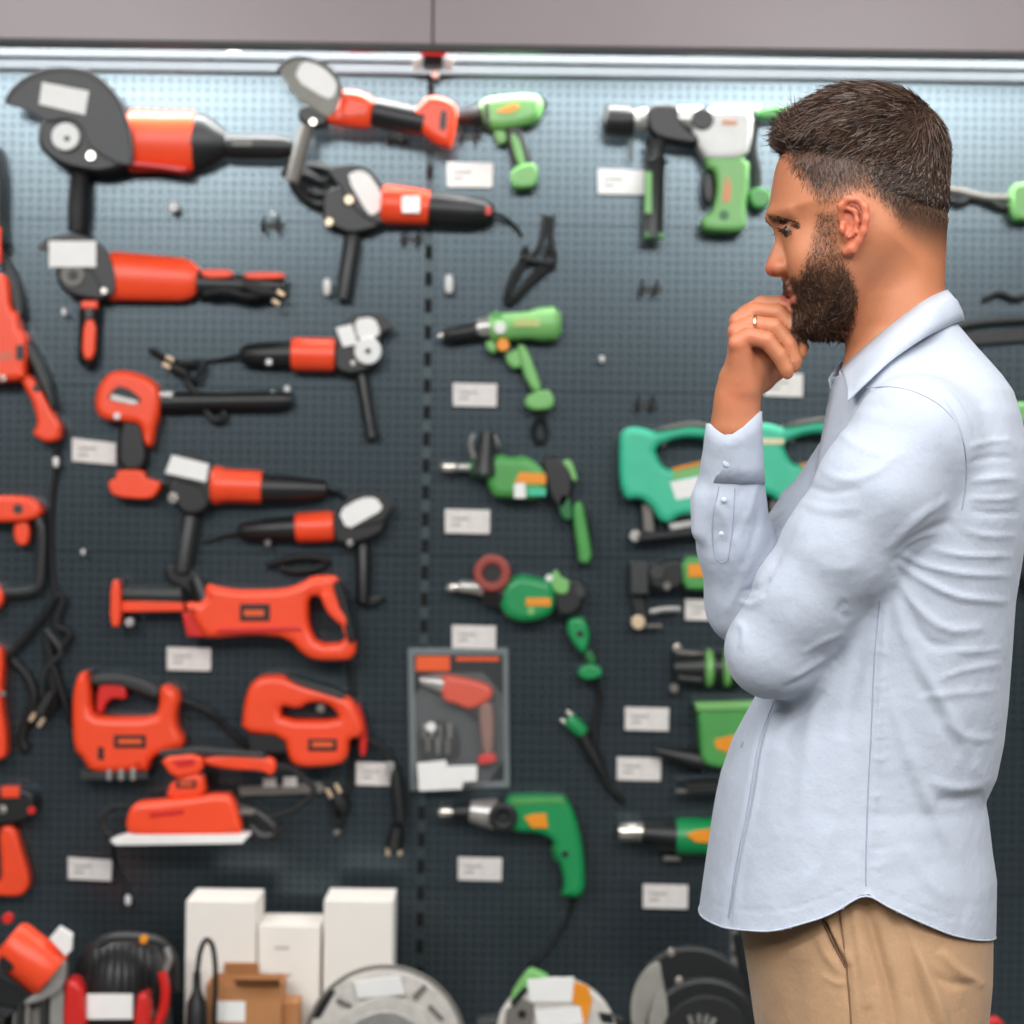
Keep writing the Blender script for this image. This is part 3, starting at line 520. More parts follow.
for k, (x, y) in enumerate([(424, 728), (432, 728), (440, 730), (450, 728), (428, 742), (438, 744), (448, 744)]): t.rv('drill_bit', SIL if k % 2 else STE, (x, y-5), (x, y+10), [(0, 3), (1, 2)], 18, 8)
t.disc('bit_cap', PAP, (431, 727), 5, 20, 28, 1); t.pl('sticker', PAP, [(417, 763), (446, 760), (447, 766), (477, 765), (477, 781), (463, 782), (462, 789), (419, 791)], 47.5, 48.5, .3, 0, lab='white price sticker')
t.pl('clear_shell', CLR, [(412, 672), (504, 672), (506, 784), (414, 787)], 8, 47, 7, 1)

# ---------------------------------------------------------------- right bay
t = Tool('hammer_drill', 'big white and green hammer drill with black chuck, by the man\'s forehead', 'hammer drill', (700, 150))
t.rv('chuck', BLK, (603, 120), (634, 122), [(0, 10), (.15, 16), (.7, 17), (1, 14)], 56); t.rv('chuck_ring', SIL, (630, 120), (650, 121), [(0, 10), (1, 10)], 56)
t.pl('clamp', BLK, [(644, 106), (678, 106), (678, 120), (688, 132), (700, 138), (698, 148), (660, 142), (648, 134)], 20, 86, 7); t.rv('gear_tube', SIL, (640, 117), (700, 120), [(0, 9), (.3, 9), (.5, 12), (1, 14)], 60, lab='silver gear tube')
t.disc('mode_dial', DGY, (702, 120), 11, 60, 96, 3); t.pl('motor_case', WHT, [(692, 112), (750, 110), (752, 130), (746, 160), (706, 162), (698, 150), (690, 134)], 6, 88, 12, 1, lab='white motor case')
t.rc('case_print', mat('tan_print', srgb(220, 160, 120), .5), 722, 120, 737, 125, 87, 90, .5); t.pl('top_grip', GRN, [(756, 110), (776, 107), (790, 110), (788, 118), (764, 120), (757, 117)], 24, 64, 5); t.pl('top_bar', SIL, [(712, 106), (760, 106), (760, 112), (712, 112)], 30, 60, 2, 0)
t.pl('lower_case', GRL, [(704, 158), (748, 158), (747, 190), (744, 206), (745, 229), (738, 233), (706, 232), (700, 226), (702, 218), (712, 212), (716, 190), (714, 172), (706, 170)], 6, 82, 10, 1)
t.pl('case_arrow', mat('salmon_print', srgb(226, 150, 110), .5), [(724, 184), (727, 174), (731, 186), (730, 202), (722, 202)], 81, 84, .6, 0); t.disc('screw', GDM, (724, 215), 5, 80, 84, 1)
t.pl('inner_rib', DGY, [(703, 170), (712, 176), (714, 196), (708, 208), (702, 196)], 14, 60, 5); t.pl('rear_handle', GRN, [(746, 192), (756, 188), (768, 190), (772, 200), (764, 210), (752, 208)], 22, 62, 6); t.tb('handle_bow', DGY, [(756, 120, 44), (752, 150, 44), (758, 172, 44), (756, 192, 44)], 4)
t.rv('side_handle', DGY, (656, 140), (653, 238), [(0, 12), (.1, 9), (.18, 9), (.22, 13), (.27, 9.5), (.92, 10), (1, 11)], 60); t.rc('handle_stripe', GRL, 645, 172, 652, 214, 74, 82, 2, lab='green stripe'); t.rc('handle_end', GRN, 645, 233, 663, 239, 46, 78, 2); t.rv('depth_rod', GRY, (632, 136), (631, 160), [(0, 1.4), (1, 1.4)], 46, 8)

def jigsaw_t(dx, dy, lab, flip=False):
    t = Tool('jigsaw', lab, 'jigsaw', (680+dx, 480+dy), 'turquoise jigsaws behind the man')
    o = lambda L: [(x+dx, y+dy) for x, y in L]
    t.pl('body', TRQ, o([(619, 440), (622, 430), (632, 427), (645, 429), (652, 432), (670, 428), (690, 424), (712, 428), (730, 440), (742, 452), (748, 474), (744, 500), (726, 512), (700, 516), (680, 514), (668, 524), (658, 520), (652, 508), (640, 498), (624, 500), (619, 480)]), 5, 74, 14, 1, holes=[o([(653, 447), (680, 437), (706, 438), (720, 448), (716, 460), (690, 466), (668, 470), (660, 464)])])
    t.pl('top_rubber', GRY, o([(650, 431), (672, 425), (692, 421), (712, 425), (712, 429), (690, 426), (670, 430)]), 20, 78, 3, 1); t.pl('side_label', PAP, o([(670, 482), (730, 470), (732, 490), (676, 500)]), 73, 75, .5, 0, lab='white label')
    t.pl('label_stripe', YEL, o([(672, 468), (708, 460), (708, 463), (674, 471)]), 73, 75, .5, 0); t.pl('green_panel', GRL, o([(674, 472), (712, 464), (712, 471), (672, 480)]), 73, 75, .5, 0); t.disc('lock_button', BLK, (664+dx, 445+dy), 3, 70, 76, 1)
    t.pl('sole_plate', SIL, o([(668, 524), (742, 512), (742, 518), (670, 530)]), 5, 78, 1, 0); t.pl('base_bar', BLK, o([(636, 535), (730, 524), (730, 530), (640, 540)]), 10, 70, 1, 0); t.disc('blade_screw', SIL, (635+dx, 536+dy), 5.5, 30, 56, 1); t.pl('blade_holder', GRY, o([(642, 504), (652, 506), (654, 532), (644, 532)]), 26, 46, 2, 0)
    return t
jigsaw_t(0, 0, 'turquoise jigsaw just left of the man\'s raised cuff'); t = jigsaw_t(128, -4, 'turquoise jigsaw seen between the man\'s raised forearm and his collar')
t.rc('blade', BRS, 754, 439, 784, 444, 74, 76, .4, lab='pale blade')
t = Tool('trim_router', 'black trimmer with green and orange side, partly behind the man\'s sleeve', 'trimmer', (670, 575))
t.pl('front_block', DGY, [(630, 562), (648, 562), (648, 594), (630, 594)], 8, 60, 3, 0); t.pl('gear_case', BLK, [(646, 566), (668, 560), (684, 558), (684, 588), (660, 590), (648, 586)], 6, 66, 7); t.disc('dial', DGY, (657, 572), 8, 60, 72, 2)
t.pl('motor_housing', GRN, [(680, 556), (712, 556), (740, 558), (742, 586), (700, 590), (682, 588)], 6, 72, 8, 1); t.rc('side_print', YEL, 688, 564, 724, 577, 72, 75, 1, lab='orange print'); t.disc('screw', GRY, (667, 586), 4, 64, 70, 1)
t.tb('guide_rod', SIL, [(650, 612, 40), (664, 609, 42), (680, 609, 40)], 3); t.tb('guide_rod', GRY, [(646, 626, 30), (662, 626, 30)], 2); t.disc('wing_screw', BRS, (638, 622), 7, 20, 46, 2); t.pl('guide_arm', BLK, [(632, 594), (642, 594), (648, 620), (634, 618)], 14, 34, 3, 0)
t = Tool('metal_shear', 'small black tool with pale green rings, left of the man\'s elbow', 'power tool', (700, 668))
t.rv('rod', GRY, (677, 652), (716, 656), [(0, 2.6), (1, 2.6)], 44, 8); t.disc('ball_end', STE, (677, 648), 4.5, 34, 52, 2); t.rv('barrel', BLK, (674, 668), (740, 668), [(0, 12), (.4, 16), (1, 18)], 36)
for x in (704, 722): t.rv('green_ring', GRL, (x, 668), (x+10, 668), [(0, 14), (.3, 19), (.7, 19), (1, 14)], 42)
t.disc('lower_ball', GRY, (674, 688), 4.5, 20, 40, 2); t.rv('lower_rod', DGY, (678, 678), (702, 680), [(0, 3), (1, 3)], 60, 8)
t = Tool('planer', 'green planer with orange print and black nose, left of the man\'s shirt front', 'planer', (730, 735))
t.pl('body', GRN, [(697, 706), (720, 702), (800, 702), (800, 766), (722, 768), (700, 762), (698, 730)], 6, 76, 10, 1); t.pl('top_ridge', GRL, [(694, 702), (800, 700), (800, 707), (696, 710)], 20, 82, 3, 0)
t.pl('side_print', YEL, [(714, 740), (724, 737), (740, 734), (742, 756), (726, 752), (716, 748)], 75, 78, 1, 0, lab='orange print'); t.rv('front_knob', BLK, (655, 750), (704, 762), [(0, 4), (.3, 7), (.7, 11), (1, 12)], 40); t.pl('base', BLK, [(680, 782), (800, 776), (800, 790), (690, 792)], 6, 70, 2, 0); t.rc('base_rim', GRY, 676, 789, 700, 792, 40, 60, .5)
t = Tool('hot_air_gun', 'green and black hot air gun with bright silver nozzle, left of the shirt hem', 'hot air gun', (680, 835))
t.rv('nozzle', STE, (619, 832), (644, 832), [(0, 9), (.1, 10), (1, 9.5)], 50, lab='bright silver nozzle'); t.rv('heat_sleeve', BLK, (642, 833), (678, 836), [(0, 11), (.5, 13), (1, 16)], 50); t.rv('motor_housing', GRD, (676, 836), (780, 838), [(0, 18), (.1, 19), (.9, 18), (1, 12)], 50); t.pl('side_print', YEL, [(686, 835), (694, 831), (716, 828), (718, 843), (696, 842)], 88, 92, .6, 0, lab='orange print')
t.rc('hook_rest', GRY, 664, 856, 680, 860, 20, 40, 1)

# tools right of the man
t = Tool('brush_cutter', 'green tool with grey bent rod cut by the right edge, behind the man\'s head', 'power tool', (1000, 200))
t.tb('rod', GRY, [(930, 188, 36), (955, 190, 36), (985, 198, 36), (1012, 198, 36)], 4); t.tb('cord', RUB, [(930, 192, 20), (960, 206, 20), (975, 196, 22), (1000, 208, 20), (1016, 210, 20)], 3.6); t.pl('body', GRL, [(1009, 185), (1030, 184), (1060, 188), (1060, 216), (1030, 222), (1010, 220)], 6, 60, 7, 1)
t = Tool('pry_rod', 'dark grey rod hanging behind the man\'s shoulder at the right edge', 'tool', (1000, 322)); t.tb('rod', DGY, [(948, 330, 20), (975, 322, 24), (1040, 318, 24)], 4); t.tb('cord', RUB, [(984, 300, 10), (1000, 292, 18), (1016, 300, 16), (1030, 294, 12)], 3)
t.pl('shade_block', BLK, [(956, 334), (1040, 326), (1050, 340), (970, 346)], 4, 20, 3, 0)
t = Tool('hedge_trimmer', 'bright green tool end at the right edge behind the man\'s upper back', 'power tool', (1030, 412)); t.pl('body', GRL, [(1000, 404), (1040, 402), (1050, 412), (1044, 426), (1004, 424)], 6, 60, 8, 1); t.pl('base', BLK, [(996, 426), (1046, 426), (1050, 446), (1000, 444)], 6, 46, 4, 0)
t = Tool('black_power_tool', 'black tool edge at the right picture border level with the man\'s back', 'power tool', (1030, 530)); t.pl('body', BLK, [(1010, 480), (1050, 476), (1060, 580), (1024, 596), (1012, 560)], 5, 60, 10)

# ---------------------------------------------------------------- price cards and pegs
def card(pts, lab, tilt=0):
    t = Tool('price_tag', lab, 'price tag', pts[0], 'price cards hooked on the pegboard'); 
    q = t.pl('card', TAG if pts[0][1] > 220 else PAP, pts, 10, 11.6, .4, 0)  # cards high up get whiter paper, stronger light put into the colour
    cx = sum(p[0] for p in pts)/4; y0 = min(p[1] for p in pts); y1 = max(p[1] for p in pts); x0 = min(p[0] for p in pts)
    t.rc('print_line', GRY, x0+6, y0+(y1-y0)*.36, x0+24, y0+(y1-y0)*.42, 11.6, 11.9, .1, parent=q); t.rc('print_line', GRY, x0+6, y0+(y1-y0)*.6, x0+16, y0+(y1-y0)*.66, 11.6, 11.9, .1, parent=q)
    t.rc('holder', WHT, cx-8, y0+6, cx+8, y1-6, .2, 10, 1)
r4 = lambda x0, y0, x1, y1: [(x0, y0), (x1, y0+1), (x1-.5, y1+1), (x0, y1)]
card(r4(447, 162, 493, 187), 'white price card under the small top drill, beside the slotted joint')
card(r4(598, 169, 644, 194), 'white price card left of the big hammer drill\'s side handle')
card(r4(453, 383, 497, 406), 'white price card below the heat gun\'s thin nozzle')
card(r4(445, 509, 490, 533), 'white price card between the two ringed green drills')
card(r4(452, 625, 496, 648), 'white price card touching the top of the blister pack')
card(r4(458, 857, 502, 880), 'white price card under the bright green bottom drill')
card(r4(625, 707, 669, 730), 'white price card above the twin card, left of the planer')
card(r4(617, 757, 661, 780), 'white price card under the planer\'s black nose')
card(r4(643, 884, 688, 908), 'white price card below the hot air gun, nearest the shirt hem')
card(r4(685, 599, 732, 620), 'price card half hidden by the man\'s sleeve, under the trimmer')
card(r4(764, 373, 803, 396), 'white price card between the man\'s fist and his collar')
card([(72, 438), (116, 443), (116, 465), (72, 461)], 'greyish price card beside the rotary hammer\'s grip')
card(r4(167, 647, 211, 670), 'pinkish price card under the reciprocating saw')
card([(68, 857), (112, 860), (111, 881), (68, 879)], 'price card alone at the lower left, under the sander hose')
card(r4(356, 762, 394, 785), 'price card under the right red jigsaw')
def hook(x, y, lab, d=40, h=18):
    t = Tool('peg_hook', lab, 'hook', (x, y), 'empty hooks on the pegboard')
    t.rc('hook_plate', BLK, x-12, y-4, x+12, y+3, .2, 3, .6)
    for k in (-7, 7): t.tb('prong', BLK, [(x+k-2, y, 2), (x+k-2, y+h*.4, d), (x+k, y-h*.6, d+6)], 1.3, it=1)
hook(272, 226, 'empty black hook left of the top grinders'); hook(650, 290, 'empty black double hook below the big hammer drill'); hook(412, 240, 'empty dark hook under the long black grinder tail', 20)
hook(646, 406, 'empty dark hook above the turquoise jigsaw', 24); hook(470, 138, 'empty hook above the top price card', 20); hook(396, 138, 'empty hook below the clear-guard grinder', 20)
def bracket(x, y, d, lab):
    t = Tool('peg_hook', lab, 'hook', (x, y), 'long hooks holding tools'); t.rc('hook_plate', BLK, x-7, y-3, x+7, y+3, .2, 3, .6); t.tb('prong', BLK, [(x, y, 2), (x, y, d), (x, y-5, d+3)], 1.6, it=1)
bracket(365, 117, 60, 'long black hook behind the clear disc grinder'); bracket(188, 800, 68, 'long black hook behind the sander')
def dot(x, y, lab, rx=4, ry=6):
    o = Tool('hook_cap', lab, 'hook cap', (x, y), 'white hook end caps'); o.rv('cap', WHT, (x, y-ry), (x, y+ry), [(0, rx*.6), (.2, rx), (.8, rx), (1, rx*.6)], 34, 12); o.rv('stem', DGY, (x, y), (x+.6, y+.6), [(0, 1.2), (1, 1.2)], 15, 8)
for a in ((173, 207, 'round white hook cap below the largest grinder', 5, 5), (327, 287, 'small white hook cap left of the grey side handle, third row', 4, 8), (449, 284, 'white oval hook cap beside the slotted joint', 4.5, 9), (272, 214, 'tiny grey hook cap on the hook left of the grinders', 2, 2), (602, 359, 'tiny pale hook cap on bare pegboard right of the heat gun', 2.5, 3), (83, 552, 'tiny pale hook cap on bare pegboard right of the loop handle', 2, 2.5), (64, 312, 'tiny pale hook cap left of the red and black side handle', 2.5, 3), (128, 900, 'pale plug tip below the sander', 3, 5), (273, 394, 'upper small pale cap on the long black barrel', 3, 3), (287, 389, 'right small pale cap beside the long black barrel', 3, 3), (56, 462, 'small pale cap below the rotary hammer grip', 3, 5)): dot(*a)
t = Tool('hanging_cord', 'thin black cord hanging below the sander to the pale plug tip', 'cord', (120, 880)); t.tb('cord', RUB, [(112, 845, 10), (114, 868, 10), (124, 885, 10), (128, 897, 14)], 2.2)
t = Tool('dark_boot_clamp', 'dark rubber clamp at the base of the fourth row grinder handle', 'clamp', (180, 575)); t.pl('clamp', BLK, [(164, 566), (182, 562), (204, 576), (208, 598), (196, 606), (184, 588), (168, 582)], 3, 30, 6)

# ---------------------------------------------------------------- things on the shelf
def cbox(name, x0, x1, ytop_b, ytop_f, Yf, depth, m, label, cat, group=None, skew=0, flaps=False):
    """a carton standing on the shelf; its front face lies at Yf"""
    z1 = P(512, ytop_f, Yf)[2]-.0; xa = P(x0, 900, Yf)[0]; xb = P(x1, 900, Yf)[0]
    bm = bmesh.new(); box_bm(bm, xa, xb, Yf, Yf+depth, zsh, z1); me = mesh_of(bm, .0015)
    if skew: 
        for v in me.vertices: v.co.x += (v.co.z-zsh)*skew
    o = link(name, me, m, loc=((xa+xb)/2, Yf+depth/2, zsh)); tag(o, label, cat, group); return o, xa, xb, z1
CG = 'white cartons on the shelf'
b1, *_ = cbox('carton', 186, 256, 895, 905, -.30, .16, CRT, 'left tall white carton behind the brown cardboard box', 'box', CG)
b2, *_ = cbox('carton', 258, 321, 915, 929, -.28, .15, CRT, 'short middle white carton, lowest of the three', 'box', CG)
b3, *_ = cbox('carton', 324, 393, 893, 903, -.30, .16, CRT, 'right white carton standing behind the silver saw', 'box', CG)
for b, x, y in ((b2, 282, 948), (b2, 284, 975)):
    q = P(x, y, -.2812); bm = bmesh.new(); box_bm(bm, q[0]-.014, q[0]+.014, -.2808, -.2800, q[2]-.003, q[2]+.003); me = mesh_of(bm)
    me.transform(__import__('mathutils').Matrix.Translation(-b.location)); o = bpy.data.objects.new('print_line', me); C.objects.link(o); me.materials.append(mat('faint_print', srgb(196, 190, 184), .7)); o.parent = b
t = Tool('cardboard_box', 'open brown cardboard box with raised flaps in front of the white cartons', 'box', (243, 1075), d=430)
xa, za = P(206, 985, -.43)[0], P(206, 985, -.43)[2]; xb = P(281, 985, -.43)[0]
def bx(nm, m, x0, x1, y0, y1, z0, z1, rot=None, lab=None):
    bm = bmesh.new(); box_bm(bm, x0, x1, y0, y1, z0, z1); me = mesh_of(bm)
    if rot: 
        c, ang = rot; M = __import__('mathutils').Matrix; me.transform(M.Translation(c) @ M.Rotation(ang, 4, 'X') @ M.Translation(-Vector(c)))
    return t.put(nm, m, me, None, lab)
bx('front_panel', KRF, xa, xb, -.43, -.427, zsh, za); bx('back_panel', KRF, xa, xb, -.313, -.310, zsh, za); bx('side_panel', KRF, xa, xa+.003, -.427, -.313, zsh, za); bx('side_panel', KRF, xb-.003, xb, -.427, -.313, zsh, za); bx('bottom_panel', KRF, xa+.003, xb-.003, -.427, -.313, zsh, zsh+.003)
bx('back_flap', KRF, xa+.02, xa+.085, -.313, -.310, za, za+.022, ((0, -.31, za), .25)); bx('front_flap', KRF, xa+.055, xb, -.43, -.427, za, za+.05, ((0, -.43, za), 1.15))
q = P(215, 1001, -.431); q2 = P(245, 1022, -.431); bx('label', PAP, q[0], q2[0], -.4312, -.43, q2[2], q[2], lab='white label')
cbox('carton', 283, 300, 1000, 1006, -.40, .08, KRF, 'small tan carton squeezed right of the brown cardboard box', 'box')
t = Tool('sealant_bottle', 'dark bottle with a looped black tube in front of the left white carton', 'bottle', (196, 1070), d=470)
t.rv('bottle', BLK, (196, 1128), (197, 972), [(0, 11), (.6, 11), (.8, 9), (.88, 4), (1, 3.5)], 470); t.tb('tube', RUB, [(197, 974, 470), (200, 950, 470), (206, 938, 470), (213, 944, 466), (216, 970, 460), (214, 1030, 460)], 2.4)
t = Tool('floor_polisher', 'red machine with a ribbed black dome and white label on the shelf', 'power tool', (118, 1080), d=440)
t.pl('base', BLK, [(70, 985), (165, 985), (168, 1126), (66, 1126)], 260, 430, 8, 1); 
t.rv('ribbed_dome', BLK, (121, 1004), (121, 936), [(0, 44), (.3, 46), (.6, 43), (.85, 34), (.95, 24), (1, 18)], 350, 40)
for k in range(9): x = 89+k*8; t.tb('rib', RUB, [(x, 998, 438-abs(k-4)*3), (x+1, 970, 440-abs(k-4)*3), (x+(4-k)*.7+1, 945, 425-abs(k-4)*3)], 1.6)
t.pl('left_flank', ORD, [(67, 980), (76, 976), (88, 990), (90, 1126), (64, 1126)], 400, 470, 8, 1); t.pl('right_flank', ORD, [(137, 994), (150, 988), (152, 1020), (158, 1126), (132, 1126)], 400, 466, 8, 1); t.tb('side_loop', ORD, [(162, 972, 440), (166, 990, 440), (164, 1010, 440), (156, 1030, 440)], 4.5)
t.rc('label', PAP, 87, 994, 133, 1019, 440, 446, .6, lab='white label'); t.tb('top_handle', DGY, [(98, 946, 420), (110, 936, 425), (140, 936, 425), (160, 940, 420), (174, 955, 410), (176, 990, 400)], 4); t.disc('knob', YEL, (144, 939), 4, 425, 440, 1, lab='small orange knob'); t.tb('chrome_bow', SIL, [(166, 948, 430), (170, 960, 430), (166, 970, 430)], 3)
t = Tool('mitre_saw', 'red motor and silver frame of a mitre saw at the bottom left corner', 'mitre saw', (30, 1080), d=440)
t.rv('motor_housing', ORG, (8, 940), (52, 976), [(0, 20), (.1, 23), (.9, 24), (1, 22)], 450); t.disc('motor_cap', BLK, (8, 962), 8, 470, 492, 2); t.disc('red_knob', ORD, (8, 918), 5, 440, 460, 1)
t.pl('arm', BLK, [(-20, 960), (14, 974), (40, 996), (36, 1010), (-20, 1000)], 400, 450, 6); t.pl('guard', SIL, [(58, 950), (68, 962), (66, 986), (44, 1000), (26, 1004), (24, 1000), (44, 988), (54, 968)], 440, 470, 4); t.pl('sticker', PAP, [(60, 926), (73, 934), (72, 950), (66, 956), (50, 938)], 455, 470, 2, 0, lab='white sticker')
t.pl('fence', SIL, [(52, 992), (66, 980), (68, 1111), (50, 1111)], 400, 450, 3, 0); t.pl('table', GRY, [(16, 1010), (34, 998), (50, 996), (52, 1111), (8, 1111)], 380, 440, 5, 0)
for x in (20, 28, 44): t.rv('rail', STE if x == 28 else DGY, (x, 1004), (x-4, 1111), [(0, 3), (1, 3)], 450, 10)
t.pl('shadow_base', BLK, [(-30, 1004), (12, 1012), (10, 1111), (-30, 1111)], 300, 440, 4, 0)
def sawdisc(nm, label, c, r, d, m, cat='circular saw', grp=None): return Tool(nm, label, cat, (c[0], 1124), grp, d=d)
t = sawdisc('circular_saw', 'silver cast circular saw guard with a white sticker, in front of the right carton', (385, 1045), 80, 430, SIL)
t.disc('upper_guard', PCS, (385, 1046), 79, 400, 440, 6); t.tb('rim', GRY, [(385+80*math.cos(a), 1046+80*math.sin(a), 444) for a in np.linspace(math.pi*1.02, math.pi*1.98, 16)], 2)
t.disc('inner_ring', PCS, (385, 1050), 54, 440, 452, 3); t.disc('hub_plate', SIL, (385, 1052), 42, 452, 458, 3); t.disc('hub', mat('brown_hub', srgb(120, 100, 84), .5), (388, 1052), 26, 458, 466, 3); t.pl('grip_mark', BLK, [(310, 1018), (326, 990), (336, 990), (320, 1018)], 440, 444, 1, 0, lab='black grip mark')
t.pl('sticker', PAP, [(354, 982), (400, 976), (406, 994), (358, 998)], 440, 453, 1, 0, lab='white sticker'); t.pl('cooling_rib', GRY, [(412, 996), (424, 984), (427, 987), (416, 1000)], 440, 448, 1, 0); t.pl('cooling_rib', GRY, [(430, 1004), (444, 1018), (441, 1021), (428, 1008)], 440, 448, 1, 0); t.pl('cooling_rib', GRY, [(338, 998), (352, 1004), (350, 1008), (336, 1002)], 440, 448, 1, 0)
t.pl('foot', DGY, [(310, 1106), (460, 1106), (462, 1126), (306, 1126)], 380, 470, 3, 0)
t = sawdisc('circular_saw', 'circular saw with green edge, white labels and orange strip below the hanging cord', (558, 1038), 63, 430, SIL)
t.disc('upper_guard', PCS, (556, 1040), 62, 400, 440, 6); t.pl('green_cover', GRL, [(510, 996), (520, 980), (530, 968), (540, 972), (552, 978), (530, 986), (514, 1004)], 396, 444, 4, lab='green cover'); t.pl('label', PAP, [(527, 979), (574, 977), (572, 1002), (530, 1002)], 440, 446, .6, 0, lab='white label'); t.pl('label', PAP, [(535, 1010), (580, 1006), (584, 1024), (538, 1030)], 446, 450, .6, 0, lab='white label')
t.pl('orange_strip', YEL, [(573, 981), (588, 986), (592, 1000), (586, 1026), (578, 1024), (580, 1006), (572, 1002)], 440, 445, .6, 0, lab='orange strip'); t.pl('inner_plate', GRY, [(506, 1010), (522, 998), (534, 1004), (532, 1034), (504, 1034)], 440, 446, 2, 0); t.pl('vent', BLK, [(598, 1012), (612, 1014), (614, 1024), (602, 1022)], 440, 444, .6, 0); t.disc('screw', BLK, (522, 1014), 4, 446, 450, .6); t.pl('vent', BLK, [(510, 1002), (524, 986), (528, 990), (514, 1008)], 440, 446, .6, 0)
t.rv('left_knob', BLK, (478, 1024), (500, 1022), [(0, 7), (1, 9)], 420); t.pl('foot', DGY, [(496, 1106), (620, 1106), (622, 1126), (494, 1126)], 380, 470, 3, 0); t.pl('rear_bar', BLK, [(612, 1014), (626, 1018), (626, 1034), (612, 1034)], 400, 430, 4)
t = sawdisc('cutoff_saw', 'two stacked black and grey round saw guards beside the man\'s trousers', (700, 1020), 70, 430, BLK, 'cut-off saw')
t.disc('rear_guard', BLK, (690, 1008), 62, 380, 400, 6); t.pl('disc_face', GRR, [(660, 960), (648, 966), (636, 982), (630, 1004), (632, 1034), (660, 1040), (668, 1000), (662, 976)], 400, 408, 3, lab='grey disc face'); t.disc('front_guard', BLK, (704, 1036), 59, 408, 440, 7)
t.pl('front_disc_face', GRR, [(662, 986), (650, 1010), (646, 1040), (668, 1044), (668, 1000)], 436, 443, 2, lab='grey disc face'); t.disc('inner_ring', RUB, (706, 1040), 45, 440, 452, 4)
for a in (75, 90, 108, 60): t.rv('spoke', SIL, (699+22*math.cos(math.radians(a)), 1046-22*math.sin(math.radians(a))), (699+32*math.cos(math.radians(a)), 1046-32*math.sin(math.radians(a))), [(0, 2), (1, 2.4)], 455, 8)
t.disc('screw', STE, (671, 952), 4, 400, 412, 1); t.disc('screw', STE, (679, 980), 4, 440, 448, 1); t.tb('lever', BLK, [(736, 934, 380), (742, 965, 380), (748, 1000, 380)], 4); t.pl('foot', BLK, [(640, 1108), (760, 1108), (762, 1126), (638, 1126)], 380, 460, 3, 0)
t = Tool('wall_strip', 'narrow slotted steel strip on the wall showing below the shirt hem', 'upright', (735, 960)); t.rc('strip', GRY, 731, 930, 737, 975, .2, 3, .5); 
for y in (936, 950, 964): t.rc('slot', BLK, 732.5, y, 735.5, y+7, 3, 3.4, .1)
t = Tool('red_handle', 'small red knob at the bottom right beside the trousers', 'knob', (994, 1030), d=400); t.disc('knob', ORD, (994, 1026), 9, 380, 410, 4); t.rv('stem', BLK, (994, 1030), (994, 1126), [(0, 4), (1, 4)], 395)

# ---------------------------------------------------------------- the man: signed-distance volumes meshed by surface nets
YM = -2.62; S = (YM-CAM[1])/F            # metres per pixel at his plane
def W3(p):                               # man space (u right, v down, w towards the wall), pixels -> world
    p = np.asarray(p, float)
    return CAM+FW*(YM-CAM[1]) + np.multiply.outer((p[..., 0]-512)*S, RX) + np.multiply.outer((512-p[..., 1])*S, UX) + np.multiply.outer(p[..., 2]*S, FW)
DPX = (YM-CAM[1])/S
def N(u, v, w, *r):                      # a point that is seen at (u,v) although it lies w nearer or farther
    k = (DPX+w)/DPX; return (512+(u-512)*k, 512+(v-512)*k, w)+tuple(r)
def pj(V):                               # symmetric: where a point at half width |w| is seen when it is on the near side
    k = (DPX-np.abs(V[:, 2]))/DPX; return 512+(V[:, 0]-512)/k, 512+(V[:, 1]-512)/k
def axis(parts):                         # [(start, stop, step) ...] -> grid lines
    out = [parts[0][0]]
    for a, b, st in parts:
        n = max(1, int(round((b-a)/st))); out += list(np.linspace(a, b, n+1)[1:])
    return np.array(out)
